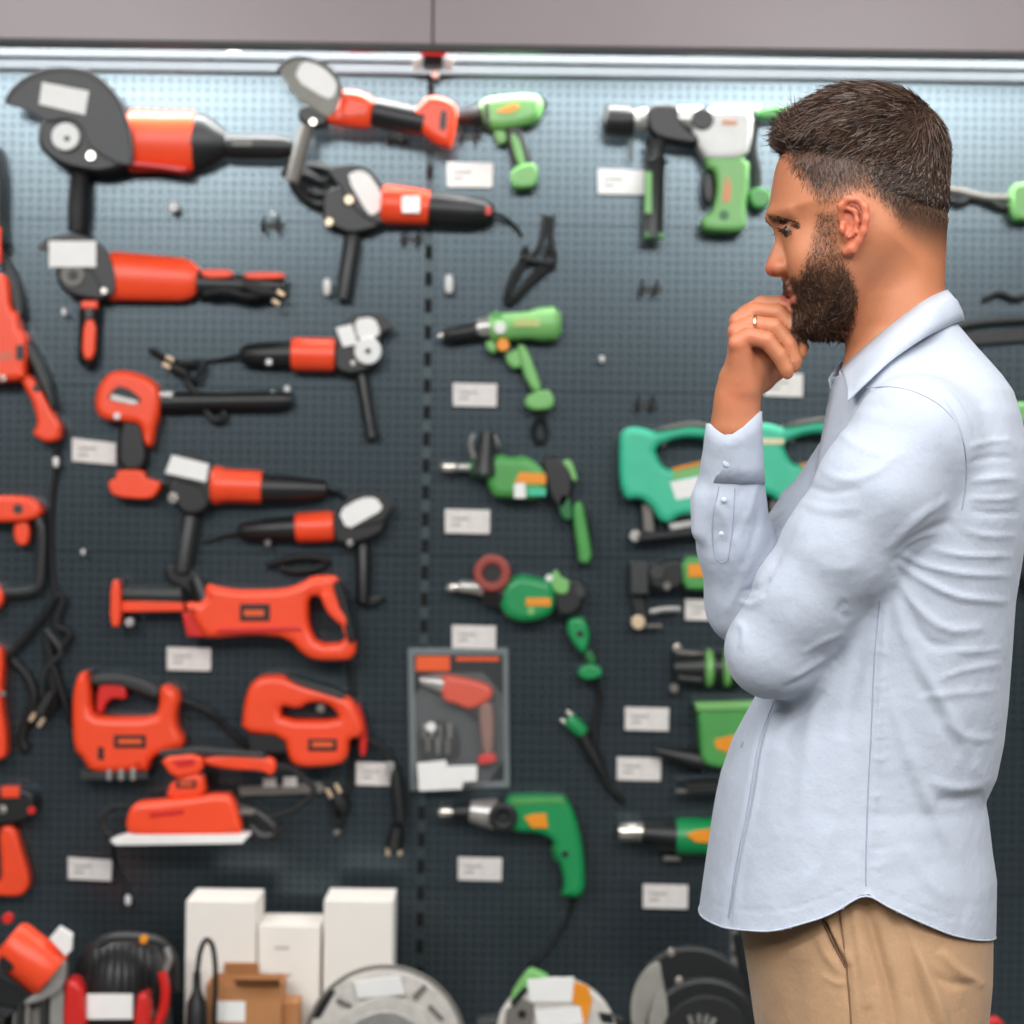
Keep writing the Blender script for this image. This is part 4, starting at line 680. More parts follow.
class Vol:
    def __init__(s, xs, ys, zs): s.ax = (xs, ys, zs); s.F = np.full((len(xs), len(ys), len(zs)), 60.0, np.float32)
    def sl(s, lo, hi):
        r = []
        for a, l, h in zip(s.ax, lo, hi):
            i = max(0, np.searchsorted(a, l)-1); j = min(len(a), np.searchsorted(a, h)+1); r.append(slice(i, max(i, j)))
        return tuple(r)
    def grid(s, r): return (s.ax[0][r[0]][:, None, None], s.ax[1][r[1]][None, :, None], s.ax[2][r[2]][None, None, :])
    def mix(s, r, f, k, mode='add'):
        A = s.F[r]
        if mode == 'add': h = np.maximum(k-np.abs(A-f), 0)/max(k, 1e-6); s.F[r] = np.minimum(A, f)-h*h*k*.25
        else: f = -f; h = np.maximum(k-np.abs(A-f), 0)/max(k, 1e-6); s.F[r] = np.maximum(A, f)+h*h*k*.25
    def cap(s, a, b, k=6, mode='add', sw=1.0):
        """tapered capsule; a, b = (u,v,w,r); sw squashes it across w"""
        a = np.array(a, float); b = np.array(b, float); m = max(a[3], b[3])+k+6
        r = s.sl(np.minimum(a, b)[:3]-m, np.maximum(a, b)[:3]+m)
        if min(x.stop-x.start for x in r) <= 0: return
        g = s.grid(r); d = b[:3]-a[:3]; L = max(float((d*d).sum()), 1e-9)
        t = np.clip(((g[0]-a[0])*d[0]+(g[1]-a[1])*d[1]+(g[2]-a[2])*d[2])/L, 0, 1)
        f = np.sqrt((g[0]-a[0]-t*d[0])**2+(g[1]-a[1]-t*d[1])**2+((g[2]-a[2]-t*d[2])/sw)**2)-(a[3]+t*(b[3]-a[3]))
        s.mix(r, f*min(1, sw), k, mode)
    def chain(s, pts, k=6, mode='add', sw=1.0):
        for a, b in zip(pts, pts[1:]): s.cap(a, b, k, mode, sw)
    def ell(s, c, rad, k=6, mode='add'):
        c = np.array(c, float); rad = np.array(rad, float); m = k+6
        r = s.sl(c-rad-m, c+rad+m); g = s.grid(r)
        if min(x.stop-x.start for x in r) <= 0: return
        q = np.sqrt(sum(((g[i]-c[i])/rad[i])**2 for i in range(3))); s.mix(r, (q-1)*rad.min(), k, mode)
    def loft(s, rows, k=6, n=2.0, mode='add', ends=True):
        """rows (v, u_front, u_back, w_centre, half_width)"""
        R = np.array(rows, float); v0, v1 = R[0, 0], R[-1, 0]; m = k+8
        r = s.sl((R[:, 1].min()-m, v0-m, (R[:, 3]-R[:, 4]).min()-m), (R[:, 2].max()+m, v1+m, (R[:, 3]+R[:, 4]).max()+m)); g = s.grid(r)
        v = np.clip(g[1], v0, v1); I = lambda c: np.interp(v.ravel(), R[:, 0], R[:, c]).reshape(v.shape)
        a = (I(2)-I(1))/2; cu = (I(2)+I(1))/2; b = I(4); cw = I(3)
        q = ((np.abs((g[0]-cu)/a))**n+(np.abs((g[2]-cw)/b))**n)**(1/n)
        f = (q-1)*np.minimum(a, b)
        if ends: f = np.maximum(f, np.maximum(v0-g[1], g[1]-v1))
        s.mix(r, f, k, mode)
    def puff(s, poly, R, Wf, wc=0, k=5, mode='add', e=2.0):
        """outline inflated sideways: depth R from the edge gives the full half width"""
        P_ = np.array(poly, float); lo = P_.min(0); hi = P_.max(0); wm = 130; m = k+6
        r = s.sl((lo[0]-m, lo[1]-m, wc-wm), (hi[0]+m, hi[1]+m, wc+wm)); us = s.ax[0][r[0]]; vs = s.ax[1][r[1]]
        d = sdist(P_, us[:, None], vs[None, :])                       # >0 inside
        Wv = Wf(us[:, None], vs[None, :])+0*d if callable(Wf) else Wf+0*d
        q = 1-np.minimum(d/R, 1); w_ = s.ax[2][r[2]][None, None, :]-wc
        f = ((q[..., None]**e+np.abs(w_/Wv[..., None])**e)**(1/e)-1)*np.minimum(R, Wv)[..., None]
        s.mix(r, f, k, mode)
    def mesh(s, relax=1):
        F_ = s.F; I = F_ < 0; nx, ny, nz = I.shape
        c = np.zeros((nx-1, ny-1, nz-1), np.int8)
        for i in (0, 1):
            for j in (0, 1):
                for k in (0, 1): c += I[i:nx-1+i, j:ny-1+j, k:nz-1+k]
        act = np.argwhere((c > 0) & (c < 8)); idx = np.full(c.shape, -1, np.int32); idx[tuple(act.T)] = np.arange(len(act)); del c
        acc = np.zeros((len(act), 3)); cnt = np.zeros(len(act)); cor = [(i, j, k) for i in (0, 1) for j in (0, 1) for k in (0, 1)]
        for A in cor:
            for ax in range(3):
                if A[ax]: continue
                B = list(A); B[ax] = 1; ia = act+A; ib = act+B
                fa = F_[tuple(ia.T)].astype(float); fb = F_[tuple(ib.T)].astype(float); m = (fa < 0) != (fb < 0)
                t = fa[m]/(fa[m]-fb[m]); pa = np.stack([s.ax[q][ia[m, q]] for q in range(3)], 1); pb = np.stack([s.ax[q][ib[m, q]] for q in range(3)], 1)
                acc[m] += pa+t[:, None]*(pb-pa); cnt[m] += 1
        V = acc/cnt[:, None]; Q = []
        for ax in range(3):
            o1, o2 = [(1, 2), (2, 0), (0, 1)][ax]; sa = [slice(None)]*3; sb = [slice(None)]*3; sa[ax] = slice(0, -1); sb[ax] = slice(1, None)
            ed = np.argwhere(I[tuple(sa)] != I[tuple(sb)]); ed = ed[(ed[:, o1] > 0) & (ed[:, o2] > 0) & (ed[:, o1] < I.shape[o1]-1) & (ed[:, o2] < I.shape[o2]-1)]
            def off(a, b): e = ed.copy(); e[:, o1] -= a; e[:, o2] -= b; return idx[tuple(e.T)]
            q = np.stack([off(1, 1), off(0, 1), off(0, 0), off(1, 0)], 1); fl = ~I[tuple(ed.T)]; q[fl] = q[fl][:, ::-1]; Q.append(q)
        Q = np.concatenate(Q); Q = Q[(Q >= 0).all(1)]
        for _ in range(relax):
            ac = np.zeros_like(V); n = np.zeros(len(V))
            for a, b in ((0, 1), (1, 2), (2, 3), (3, 0)):
                for x, y in ((a, b), (b, a)):
                    for q_ in range(3): ac[:, q_] += np.bincount(Q[:, x], V[Q[:, y], q_], len(V))
                    n += np.bincount(Q[:, x], minlength=len(V))
            V = V*.5+.5*ac/np.maximum(n, 1)[:, None]
        return V, Q
def sdist(P_, u, v):
    """signed distance to a polygon, positive inside"""
    d2 = np.full(np.broadcast(u, v).shape, 1e12); ins = np.zeros(d2.shape, bool); n = len(P_)
    for i in range(n):
        a = P_[i]; b = P_[(i+1) % n]; e = b-a; L = max((e*e).sum(), 1e-9)
        t = np.clip(((u-a[0])*e[0]+(v-a[1])*e[1])/L, 0, 1); d2 = np.minimum(d2, (u-a[0]-t*e[0])**2+(v-a[1]-t*e[1])**2)
        if a[1] != b[1]: ins ^= ((a[1] > v) != (b[1] > v)) & (u < (b[0]-a[0])*(v-a[1])/(b[1]-a[1])+a[0])
    return np.where(ins, 1, -1)*np.sqrt(d2)
def sstep(a, b, x): t = np.clip((x-a)/(b-a), 0, 1); return t*t*(3-2*t)
def normals(V, Q):
    n = np.cross(V[Q[:, 2]]-V[Q[:, 0]], V[Q[:, 3]]-V[Q[:, 1]]); out = np.zeros_like(V)
    for k in range(4):
        for q in range(3): out[:, q] += np.bincount(Q[:, k], n[:, q], len(V))
    return out/np.maximum(np.linalg.norm(out, axis=1), 1e-9)[:, None]
def compact(V, Q):
    used = np.unique(Q); mp = np.full(len(V), -1); mp[used] = np.arange(len(used)); return used, mp[Q]
def mk(name, V, Q, m, parent, origin, world=False, smooth=True, lab=None):
    X = (V if world else W3(V))-origin
    me = bpy.data.meshes.new(name); k = Q.shape[1]; me.vertices.add(len(X)); me.vertices.foreach_set('co', X.astype(np.float32).ravel())
    me.loops.add(Q.size); me.loops.foreach_set('vertex_index', Q.astype(np.int32).ravel()); me.polygons.add(len(Q))
    me.polygons.foreach_set('loop_start', np.arange(0, Q.size, k, dtype=np.int32))
    if smooth: me.polygons.foreach_set('use_smooth', np.ones(len(Q), bool))
    me.update(calc_edges=True); me.validate(); me.materials.append(m)
    o = bpy.data.objects.new(name, me); C.objects.link(o)
    if parent is not None: o.parent = parent
    if lab: o['label'] = lab
    return o
def attr(o, name, val):
    a = o.data.attributes.new(name, 'FLOAT', 'POINT'); a.data.foreach_set('value', np.asarray(val, np.float32))
def waves(V, N_, strokes, side=None):
    """cloth folds: strokes = (points, height px, half width px, side)"""
    out = V.copy()
    for pts, amp, wd in strokes:
        pts = np.array(chaikin(pts, 2, False)); best = np.full(len(V), 1e9); tt = np.zeros(len(V)); n = len(pts)-1
        kk = (DPX+V[:, 2])/DPX; pu = 512+(V[:, 0]-512)/kk; pv = 512+(V[:, 1]-512)/kk
        lo = pts.min(0)-3*wd; hi = pts.max(0)+3*wd; m = np.where((pu > lo[0]) & (pu < hi[0]) & (pv > lo[1]) & (pv < hi[1]) & (N_[:, 2] < .35))[0]
        if not len(m): continue
        pu = pu[m]; pv = pv[m]; b = np.full(len(m), 1e9); t_ = np.zeros(len(m)); sg = np.zeros(len(m))
        for i in range(n):
            a = pts[i]; e = pts[i+1]-a; L = max((e*e).sum(), 1e-9); t = np.clip(((pu-a[0])*e[0]+(pv-a[1])*e[1])/L, 0, 1)
            d = np.hypot(pu-a[0]-t*e[0], pv-a[1]-t*e[1]); c = d < b; b[c] = d[c]; t_[c] = (i+t[c])/n
        h = .95*amp*np.exp(-(b/(wd*.8))**2)*np.sin(math.pi*np.clip(t_*.99+.005, 0, 1))**1.1*sstep(.35, -.05, N_[m, 2])
        out[m] += N_[m]*h[:, None]
    return out

ORI = W3((870, 2035, 0)); ORI[2] = 0
SKIN = bpy.data.materials.new('skin'); SKIN.use_nodes = True
def skin_nodes(m):
    nt = m.node_tree; N_ = nt.nodes; L = nt.links; b = N_['Principled BSDF']; b.inputs['Roughness'].default_value = .5
    b.inputs['Subsurface Weight'].default_value = .12; b.inputs['Subsurface Radius'].default_value = (1, .35, .2); b.inputs['Subsurface Scale'].default_value = .006
    tc = N_.new('ShaderNodeTexCoord'); n = N_.new('ShaderNodeTexNoise'); n.inputs['Scale'].default_value = 18; n.inputs['Detail'].default_value = 6; L.new(tc.outputs['Object'], n.inputs[0])
    c = N_.new('ShaderNodeMix'); c.data_type = 'RGBA'; c.inputs[6].default_value = srgb(178, 110, 75); c.inputs[7].default_value = srgb(198, 131, 94); L.new(n.outputs[0], c.inputs[0])
    def mixa(prev, name, col):
        at = N_.new('ShaderNodeAttribute'); at.attribute_name = name; x = N_.new('ShaderNodeMix'); x.data_type = 'RGBA'; L.new(at.outputs['Fac'], x.inputs[0]); L.new(prev, x.inputs[6]); x.inputs[7].default_value = col; return x.outputs[2]
    o = mixa(c.outputs[2], 'flush', srgb(206, 104, 78)); o = mixa(o, 'stubble', srgb(80, 55, 40)); o = mixa(o, 'lips', srgb(176, 92, 78)); L.new(o, b.inputs['Base Color'])
    n2 = N_.new('ShaderNodeTexNoise'); n2.inputs['Scale'].default_value = 420; L.new(tc.outputs['Object'], n2.inputs[0]); bp = N_.new('ShaderNodeBump'); bp.inputs['Strength'].default_value = .15; bp.inputs['Distance'].default_value = .001; L.new(n2.outputs[0], bp.inputs['Height']); L.new(bp.outputs[0], b.inputs['Normal'])
skin_nodes(SKIN)

# body volume: fine around head and hand, coarse below
bv = Vol(axis([(640, 705, 7), (705, 960, 1.9), (960, 1040, 7)]), axis([(70, 430, 1.9), (430, 620, 5), (620, 720, 3), (720, 2050, 8)]), axis([(-250, -105, 7), (-105, 105, 2.1), (105, 190, 4), (190, 250, 7)]))
head = [(786, 150), (777, 162), (773.5, 178), (771, 196), (769, 207), (767.5, 214), (769, 221), (775, 229), (779, 238), (782, 250), (785, 262), (786, 272), (787, 282), (788, 288), (791, 296), (792, 303), (795, 311), (797, 322), (803, 331), (815, 337), (832, 338), (850, 334), (866, 322), (882, 306), (905, 300), (930, 290), (939, 268), (941, 240), (945, 215), (946, 190), (944, 160), (937, 130), (922, 110), (900, 98), (872, 93), (842, 95), (815, 106), (797, 124)]
def HW(u, v): return 81-14*sstep(865, 915, u)*sstep(205, 275, v)-17*sstep(235, 335, v)-4*sstep(850, 790, u)*sstep(170, 230, v)+2*sstep(840, 900, u)*sstep(220, 150, v)
bv.puff(chaikin(head, 2), 78, HW, e=2.15)
bv.loft([(225, 872, 941, 0, 54), (270, 862, 941, 0, 58), (300, 852, 944, 0, 59), (330, 850, 952, 0, 60), (350, 846, 965, 0, 66), (370, 842, 985, 0, 90), (390, 842, 996, 0, 130), (415, 840, 1002, 0, 158), (470, 832, 1008, 0, 165), (560, 812, 1000, 0, 155), (680, 790, 990, 0, 142), (800, 780, 965, 0, 136), (900, 776, 960, 0, 136), (1010, 782, 955, 0, 136)], k=16)
# brow, nose, lips, cheek, jaw
nose = [(771, 222), (775, 230), (775.5, 238), (773, 246), (769.5, 255), (766, 263), (764.5, 268), (766, 273), (771, 277), (779, 277.5), (787, 276), (793, 262), (790, 240), (782, 222)]
bv.puff(chaikin(nose, 2), 14, lambda u, v: 7+9*sstep(235, 268, v), k=5)
for sgn in (-1, 1):
    bv.ell((779, 269, sgn*13), (8, 7, 7), 4)                       # nostril wing
    bv.ell((775, 275.5, sgn*7), (4, 2.5, 3.2), 1.5, 'sub')
    bv.cap((772, 215, sgn*12, 5), (789, 217, sgn*46, 5), 7)        # brow ridge
    bv.ell((786, 233, sgn*30), (9, 6.5, 14), 7, 'sub')             # eye socket
    bv.cap((781.5, 230.2, sgn*18, 4), (792, 231, sgn*44, 4), 3); bv.cap((783.5, 238.5, sgn*19, 2.6), (793, 237.5, sgn*43, 2.6), 4)
    bv.ell((812, 264, sgn*42), (26, 24, 20), 22)                   # cheek
bv.cap((787, 285, -9, 3.4), (787, 285, 9, 3.4), 3); bv.cap((789, 291.5, -16, 3.4), (788, 291, 16, 3.4), 3)   # upper lip
bv.cap((794, 301, -15, 3.8), (794, 301, 15, 3.8), 3)
bv.cap((786, 296, -18, 1.4), (786, 296, 18, 1.4), 2, 'sub')
bv.ell((803, 322, 0), (10, 11, 18), 8)
# ears
for sgn in (-1, 1):
    def e(u, v, w, r): q = N(u-3, v, -w); return (q[0], q[1], sgn*w, r)
    q_ = lambda u, v, w: e(u, v, w, 0)[:3]
    bv.ell(q_(855, 224, 80), (12, 21, 6), 5)
    bv.chain([e(843, 218, 82, 3.5), e(844, 206, 88, 3.4), e(851, 199, 91, 3.6), e(861, 199.5, 93, 3.8), e(868, 207, 94, 3.9), e(869, 219, 94, 3.8), e(867, 231, 92, 3.7), e(862, 241, 88, 3.8), e(856, 249, 84, 5), e(849, 252, 79, 4.6)], 3)
    bv.chain([e(850, 208, 89, 2.4), e(858, 211, 90, 2.6), e(860, 221, 90, 2.6), e(858, 231, 88, 2.6), e(852, 237, 86, 2.6)], 2.5)
    bv.ell(q_(851.5, 226, 91), (5, 8, 8), 2, 'sub'); bv.ell(q_(845, 229, 85), (3.2, 5.5, 4.5), 2.5)
# right arm (raised, far side) with the hand at the chin
bv.chain([(905, 435, 150, 48), (835, 540, 125, 44), (752, 608, 80, 36)], 14); bv.chain([(752, 608, 80, 36), (740, 530, 55, 33), (737, 455, 30, 25), (737, 425, 16, 22.5), (738, 400, 10, 20.5), (741, 380, 6, 22)], 12)
Wp = (742, 385, 6)
MC = {'index': (748, 314, 26), 'middle': (740, 321, 10), 'ring': (737, 332, -6), 'little': (736, 345, -19)}
for q, r in zip(MC.values(), (11.5, 12, 11.5, 10.5)): bv.cap((Wp[0], Wp[1], Wp[2]+q[2]*.35, 17), (q[0]+3, q[1]+2, q[2], r), 6)
bv.chain([(748, 314, 26, 10.6), (764, 303, 25, 9.2), (785, 303, 20, 9), (796, 313, 12, 8.4), (799, 328, 8, 8), (800, 334, 6, 7)], 1.6)
bv.chain([(740, 321, 9, 10.6), (756, 311, 9, 9.4), (778, 313, 6, 9.6), (793, 328, 3, 8.8), (800, 347, 2, 8.2), (800, 352, 2, 7.4)], 1.6)
bv.chain([(737, 332, -7, 10.4), (750, 325, -8, 9.2), (773, 328, -10, 9.4), (787, 345, -10, 8.8), (793, 361, -9, 8.2), (793, 366, -8, 7.2)], 1.6)
bv.chain([(736, 345, -20, 10), (747, 338, -22, 9), (764, 342, -24, 9), (777, 357, -23, 8.2), (784, 370, -21, 7.6), (785, 374, -20, 6.6)], 1.6)
bv.chain([(748, 385, 16, 15), (762, 376, 20, 15), (778, 366, 22, 12), (792, 356, 20, 9.5), (802, 346, 16, 8.5)], 6); bv.ell((757, 357, 6), (17, 24, 16), 8)
bv.cap((737, 382, -14, 3.4), (739, 371, -16, 2.6), 4)
# left arm folded, hand under the other elbow
bv.chain([N(905, 435, -150, 50), N(842, 545, -140, 46), N(779, 645, -118, 35)], 14); bv.chain([N(779, 645, -118, 35), (800, 650, -50, 31), (800, 650, 20, 24), (796, 652, 60, 20)], 12)
bv.ell((788, 655, 88), (18, 12, 30), 8)
for k, (a, b) in enumerate(((690, 630), (706, 618), (722, 612), (736, 616))): bv.chain([(784-k*2, 655, 94+k*9, 9), (758-k*2, 656-k*2, 104+k*10, 8.5), (744, 648-k*3, 118+k*8, 8), (738, 634-k*4, 124+k*6, 7)], 3)
bv.chain([(790, 644, 70, 10), (774, 634, 48, 9), (760, 628, 32, 7.5)], 3)
# legs and feet
for sgn in (-1, 1):
    w_ = sgn*78; dx = 14*sgn
    bv.chain([(866, 1020, sgn*66, 66), (866+dx, 1240, w_, 66), (862+dx, 1480, w_, 52), (872+dx, 1620, w_, 52), (876+dx, 1780, w_, 42), (872+dx, 1950, w_, 32), (866+dx, 2000, w_, 30)], 20)
    bv.chain([(880+dx, 2005, w_, 26), (820+dx, 2012, w_, 24), (760+dx, 2019, w_, 18), (735+dx, 2023, w_, 13)], 10)
V, Q = bv.mesh(1); del bv
body = mk('person', V, Q, SKIN, None, ORI); body.location = ORI
tag(body, 'bearded man in a pale blue shirt and tan trousers, fist to his chin', 'person')
NB = normals(V, Q); BV, BQ = V, Q
wd = V[:, 2]; u, v = pj(V)
# natural colour fields: stubble of the faded sides and of the beard
def pmask(poly, u, v, soft): return sstep(-soft, soft, sdist(np.array(poly, float), u, v))
FADE = [(760, 60), (960, 60), (960, 240), (944, 262), (932, 258), (916, 246), (900, 226), (888, 206), (872, 196), (856, 190), (844, 196), (838, 208), (834, 228), (822, 228), (821, 208), (814, 192), (804, 176), (796, 166), (787, 150), (772, 140)]
BEARD = [(818, 212), (834, 212), (837, 238), (842, 256), (850, 272), (857, 296), (853, 318), (842, 336), (836, 350), (790, 345), (780, 318), (790, 306), (795, 298), (790, 292), (783, 290), (783, 281), (792, 277), (800, 279), (806, 262), (813, 240)]
hair_f = pmask(FADE, u, v, 9)*(v < 300); hair_f *= np.where((u < 800) & (v < 170), 1, 1)
beard_f = pmask(BEARD, u, v, 6)*(np.abs(wd) < 92)*(u > 779)
notear = 1-np.clip(sstep(80, 84, np.abs(wd))*((u > 838) & (u < 872) & (v > 196) & (v < 258)), 0, 1)
u0, v0 = V[:, 0], V[:, 1]; hand = (v0 > 296) & (u0 < 804) & ((u0 < 791) | (v0 > 338))
attr(body, 'stubble', np.clip(np.maximum(hair_f*sstep(0, 52, np.interp(u, [800, 870, 900, 935], [226, 212, 256, 270])-v)*1.05, beard_f*(.5+.35*sstep(245, 310, v))), 0, .95)*notear*(v < 352)*(~hand))
fl = .55*(1-notear)+.5*np.exp(-((u-768)**2+(v-268)**2)/120)+.35*np.exp(-((u-740)**2+(v-330)**2)/900)+.3*np.exp(-((u-736)**2+(v-395)**2)/300)
attr(body, 'flush', np.clip(fl, 0, .8)); attr(body, 'lips', .8*((u < 801) & (u > 783) & (v > 289) & (v < 306) & (np.abs(wd) < 17) & ~((v > 300) & (u < 788))))
# eyes
EYE = mat('eye_white', srgb(140, 128, 120), .3); IRS = mat('iris_brown', srgb(52, 34, 24), .2); NAIL = mat('finger_nail', srgb(226, 176, 156), .3)
def blob(name, c, rad, m, parent=None, seg=20, lab=None):
    th = np.linspace(0, math.pi, seg//2+1); ph = np.linspace(0, 2*math.pi, seg, endpoint=False)
    Vv = np.array([[c[0]+rad[0]*math.sin(a)*math.cos(b), c[1]+rad[1]*math.cos(a), c[2]+rad[2]*math.sin(a)*math.sin(b)] for a in th for b in ph])
    Qq = np.array([[i*seg+j, i*seg+(j+1) % seg, (i+1)*seg+(j+1) % seg, (i+1)*seg+j] for i in range(seg//2) for j in range(seg)])
    return mk(name, Vv, Qq, m, parent, ORI, lab=lab)
for sgn in (-1, 1):
    e = blob('eye', (791, 233.5, sgn*31), (9.3, 9, 11), EYE, body); blob('iris', (783.6, 235, sgn*31), (4, 6, 6), IRS, e)
blob('finger_nail', (801, 351, 12), (4.5, 6.5, 4), NAIL, body)
# ring on the ring finger
rg = []
c0 = np.array((754, 325.5, -8.5)); ax_ = np.array((1, .02, -.1)); uu, vv = frame(ax_)
ring = [[W3(c0+(9.9+.7*math.cos(b))*(math.cos(a)*uu+math.sin(a)*vv)+ax_*1.5*math.sin(b)) for b in np.linspace(0, 2*math.pi, 8, endpoint=False)] for a in np.linspace(0, 2*math.pi, 28)]
rv_ = np.array(ring).reshape(-1, 3); rq = np.array([[i*8+j, i*8+(j+1) % 8, (i+1)*8+(j+1) % 8, (i+1)*8+j] for i in range(27) for j in range(8)])
mk('finger_ring', rv_, rq, mat('ring_gold', srgb(214, 196, 164), .3, 1), body, ORI, world=True)

# ---- hair: a cap volume and thousands of strands
HAIRM = mat('brown_hair', srgb(88, 62, 46), .4, noise=.65, nscale=60, spec=.6)
HAIRC = mat('hair_underlayer', srgb(48, 34, 26), .7, noise=.5, nscale=160)
hv = Vol(axis([(755, 965, 2.4)]), axis([(70, 270, 2.4)]), axis([(-100, 100, 2.8)]))
hairo = [(786, 154), (780, 152), (776, 142), (783, 127), (795, 112), (814, 98.5), (844, 87), (878, 87), (911, 96), (932, 115), (944.5, 138), (948, 171), (947.5, 208), (944, 245), (940, 300), (800, 300), (790, 220)]
hv.puff(chaikin(hairo, 2), 76, lambda u, v: 85.5-5*sstep(125, 178, v)+2*sstep(840, 900, u), e=2.15)
g_ = hv.grid((slice(None),)*3); kk_ = (DPX-np.abs(g_[2]))/DPX; hu = 512+(g_[0]-512)/kk_; hvv = 512+(g_[1]-512)/kk_
hb = np.interp(hu, [765, 785, 800, 815, 850, 875, 895, 915, 935, 952], [148, 153, 168, 181, 184, 188, 194, 200, 206, 212])
hv.F = np.maximum(hv.F, hvv-hb).astype(np.float32)
V, Q = hv.mesh(2); Nn = normals(V, Q)
nz = (np.sin(V[:, 0]*.55+V[:, 1]*.9)*np.sin(V[:, 2]*.5+V[:, 0]*.3))
V2 = V+Nn*(nz*1.2)[:, None]; cap_o = mk('hair', V2, Q, HAIRC, body, ORI, lab='short dark brown hair')
def strands(name, V, Q, N_, dens, n, dirf, lenf, m, parent, width=.55, curl=.3, lift=.45):
    tri = V[Q]; ctr = tri.mean(1); ar = np.linalg.norm(np.cross(tri[:, 2]-tri[:, 0], tri[:, 3]-tri[:, 1]), axis=1); p = ar*dens(ctr, N_[Q].mean(1)); p = np.maximum(p, 0); p /= p.sum()
    f = rng.choice(len(Q), n, p=p); a = rng.random((n, 1)); b = rng.random((n, 1)); q = tri[f]
    pt = (q[:, 0]*(1-a)+q[:, 1]*a)*(1-b)+(q[:, 3]*(1-a)+q[:, 2]*a)*b; nn = N_[Q[f]].mean(1); nn /= np.linalg.norm(nn, axis=1)[:, None]
    d = dirf(pt, nn)+rng.normal(0, curl, (n, 3)); d -= nn*(d*nn).sum(1)[:, None]*.9; d /= np.linalg.norm(d, axis=1)[:, None]
    L = lenf(pt)*rng.uniform(.6, 1.15, n); sd = np.cross(d, rng.normal(0, 1, (n, 3))); sd /= np.linalg.norm(sd, axis=1)[:, None]
    rows = []; seg = 3
    for i in range(seg+1):
        t = i/seg; c = pt-nn*.5+(d*t+nn*lift*(t-.45*t*t))*L[:, None]; wv = width*(1-.75*t)
        rows += [c-sd*wv, c+sd*wv]
    X = np.stack(rows, 1).reshape(-1, 3); base = np.arange(n)[:, None]*(2*(seg+1))
    Qn = np.concatenate([np.concatenate([base+2*i, base+2*i+1, base+2*i+3, base+2*i+2], 1) for i in range(seg)])
    return mk(name, X, Qn, m, parent, ORI, smooth=False)
def top_dir(p, n):
    d = np.tile((-1.0, -.25, 0.0), (len(p), 1)); k = sstep(890, 950, p[:, 0]); d[:, 1] += 1.3*k; d[:, 0] += 1.1*k; s_ = sstep(30, 75, np.abs(p[:, 2])); d[:, 1] += .75*s_; d[:, 1] -= .6*sstep(800, 775, p[:, 0]); return d
strands('hair_strands', V2, Q, Nn, lambda c, n: (n[:, 1] < .75)*1.0, 30000, top_dir, lambda p: 6+14*sstep(190, 118, pj(p)[1]), HAIRM, cap_o, .5, .3, .26)
dn = lambda p, n: np.tile((.1, 1.0, 0.0), (len(p), 1))
HR = np.array(FADE, float)
m_ = (BV[BQ].mean(1)[:, 1] < 360) & (BV[BQ].mean(1)[:, 0] > 765)
Qh = BQ[m_]; usd, Qc = compact(BV, Qh); Vh = BV[usd]; Nh = NB[usd]
def fade_d(c, n):
    a, b = pj(c); ear = (np.abs(c[:, 2]) > 79) & (a > 838) & (a < 872) & (b > 196) & (b < 258)
    return pmask(FADE, a, b, 7)*(b > 150)*(b < 268)*sstep(0, 60, np.interp(a, [800, 870, 900, 935], [226, 212, 256, 270])-b)**1.2*(~ear)+1e-9
strands('side_fade', Vh, Qc, Nh, fade_d, 22000, dn, lambda p: 3+5*sstep(235, 180, pj(p)[1]), HAIRM, cap_o, .32, .35, .25)
def beard_d(c, n):
    hd = (c[:, 0] < 803) & (c[:, 1] > 306) & ((c[:, 0] < 792) | (c[:, 1] > 340)); lip = (c[:, 0] < 801) & (c[:, 1] > 293) & (c[:, 1] < 304) & (np.abs(c[:, 2]) < 20)
    ear = (np.abs(c[:, 2]) > 80) & (c[:, 1] < 258) & (c[:, 0] > 838)
    a, b = pj(c); ear = (np.abs(c[:, 2]) > 79) & (a > 840) & (a < 872) & (b > 196) & (b < 258)
    return pmask(BEARD, a, b, 4)*(b > 212)*(~hd)*(~lip)*(~ear)*(n[:, 1] > -.6)*(.7+.5*sstep(250, 315, b)+.7*sstep(250, 225, b))*(c[:, 1] < 340)+1e-9
def bdir(p, n): d = np.tile((-.25, 1.0, 0.0), (len(p), 1)); return d
BRD = mat('dark_brown_beard', srgb(88, 60, 42), .5, noise=.6, nscale=90, spec=.4)
beard = strands('beard', Vh, Qc, Nh, beard_d, 20000, bdir, lambda p: 3.6+3.4*sstep(245, 305, p[:, 1])+2*sstep(310, 330, p[:, 1])-2.5*sstep(800, 790, p[:, 0]), BRD, body, .5, .4, .3); beard['label'] = 'full dark brown beard'
def brow_d(c, n): return (np.abs(pj(c)[1]-(217.5+.3*(pj(c)[0]-770))) < 3.4)*(c[:, 0] < 792)*(np.abs(c[:, 2]) > 9)*(np.abs(c[:, 2]) < 52)+1e-9
strands('eyebrows', Vh, Qc, Nh, brow_d, 1500, lambda p, n: np.stack([p[:, 0]*0+.8, p[:, 0]*0+.1, np.sign(p[:, 2])], 1), lambda p: 5+0*p[:, 0], BRD, body, .5, .25, .25)
def lash_d(c, n): return (np.abs(pj(c)[1]-229.5-.15*(pj(c)[0]-778)) < 2.2)*(c[:, 0] < 792)*(np.abs(c[:, 2]) > 18)*(np.abs(c[:, 2]) < 46)+1e-9
strands('eyelash_hair', Vh, Qc, Nh, lash_d, 260, lambda p, n: np.tile((-1, .35, 0), (len(p), 1)), lambda p: 5+0*p[:, 0], BRD, body, .35, .15, .8)

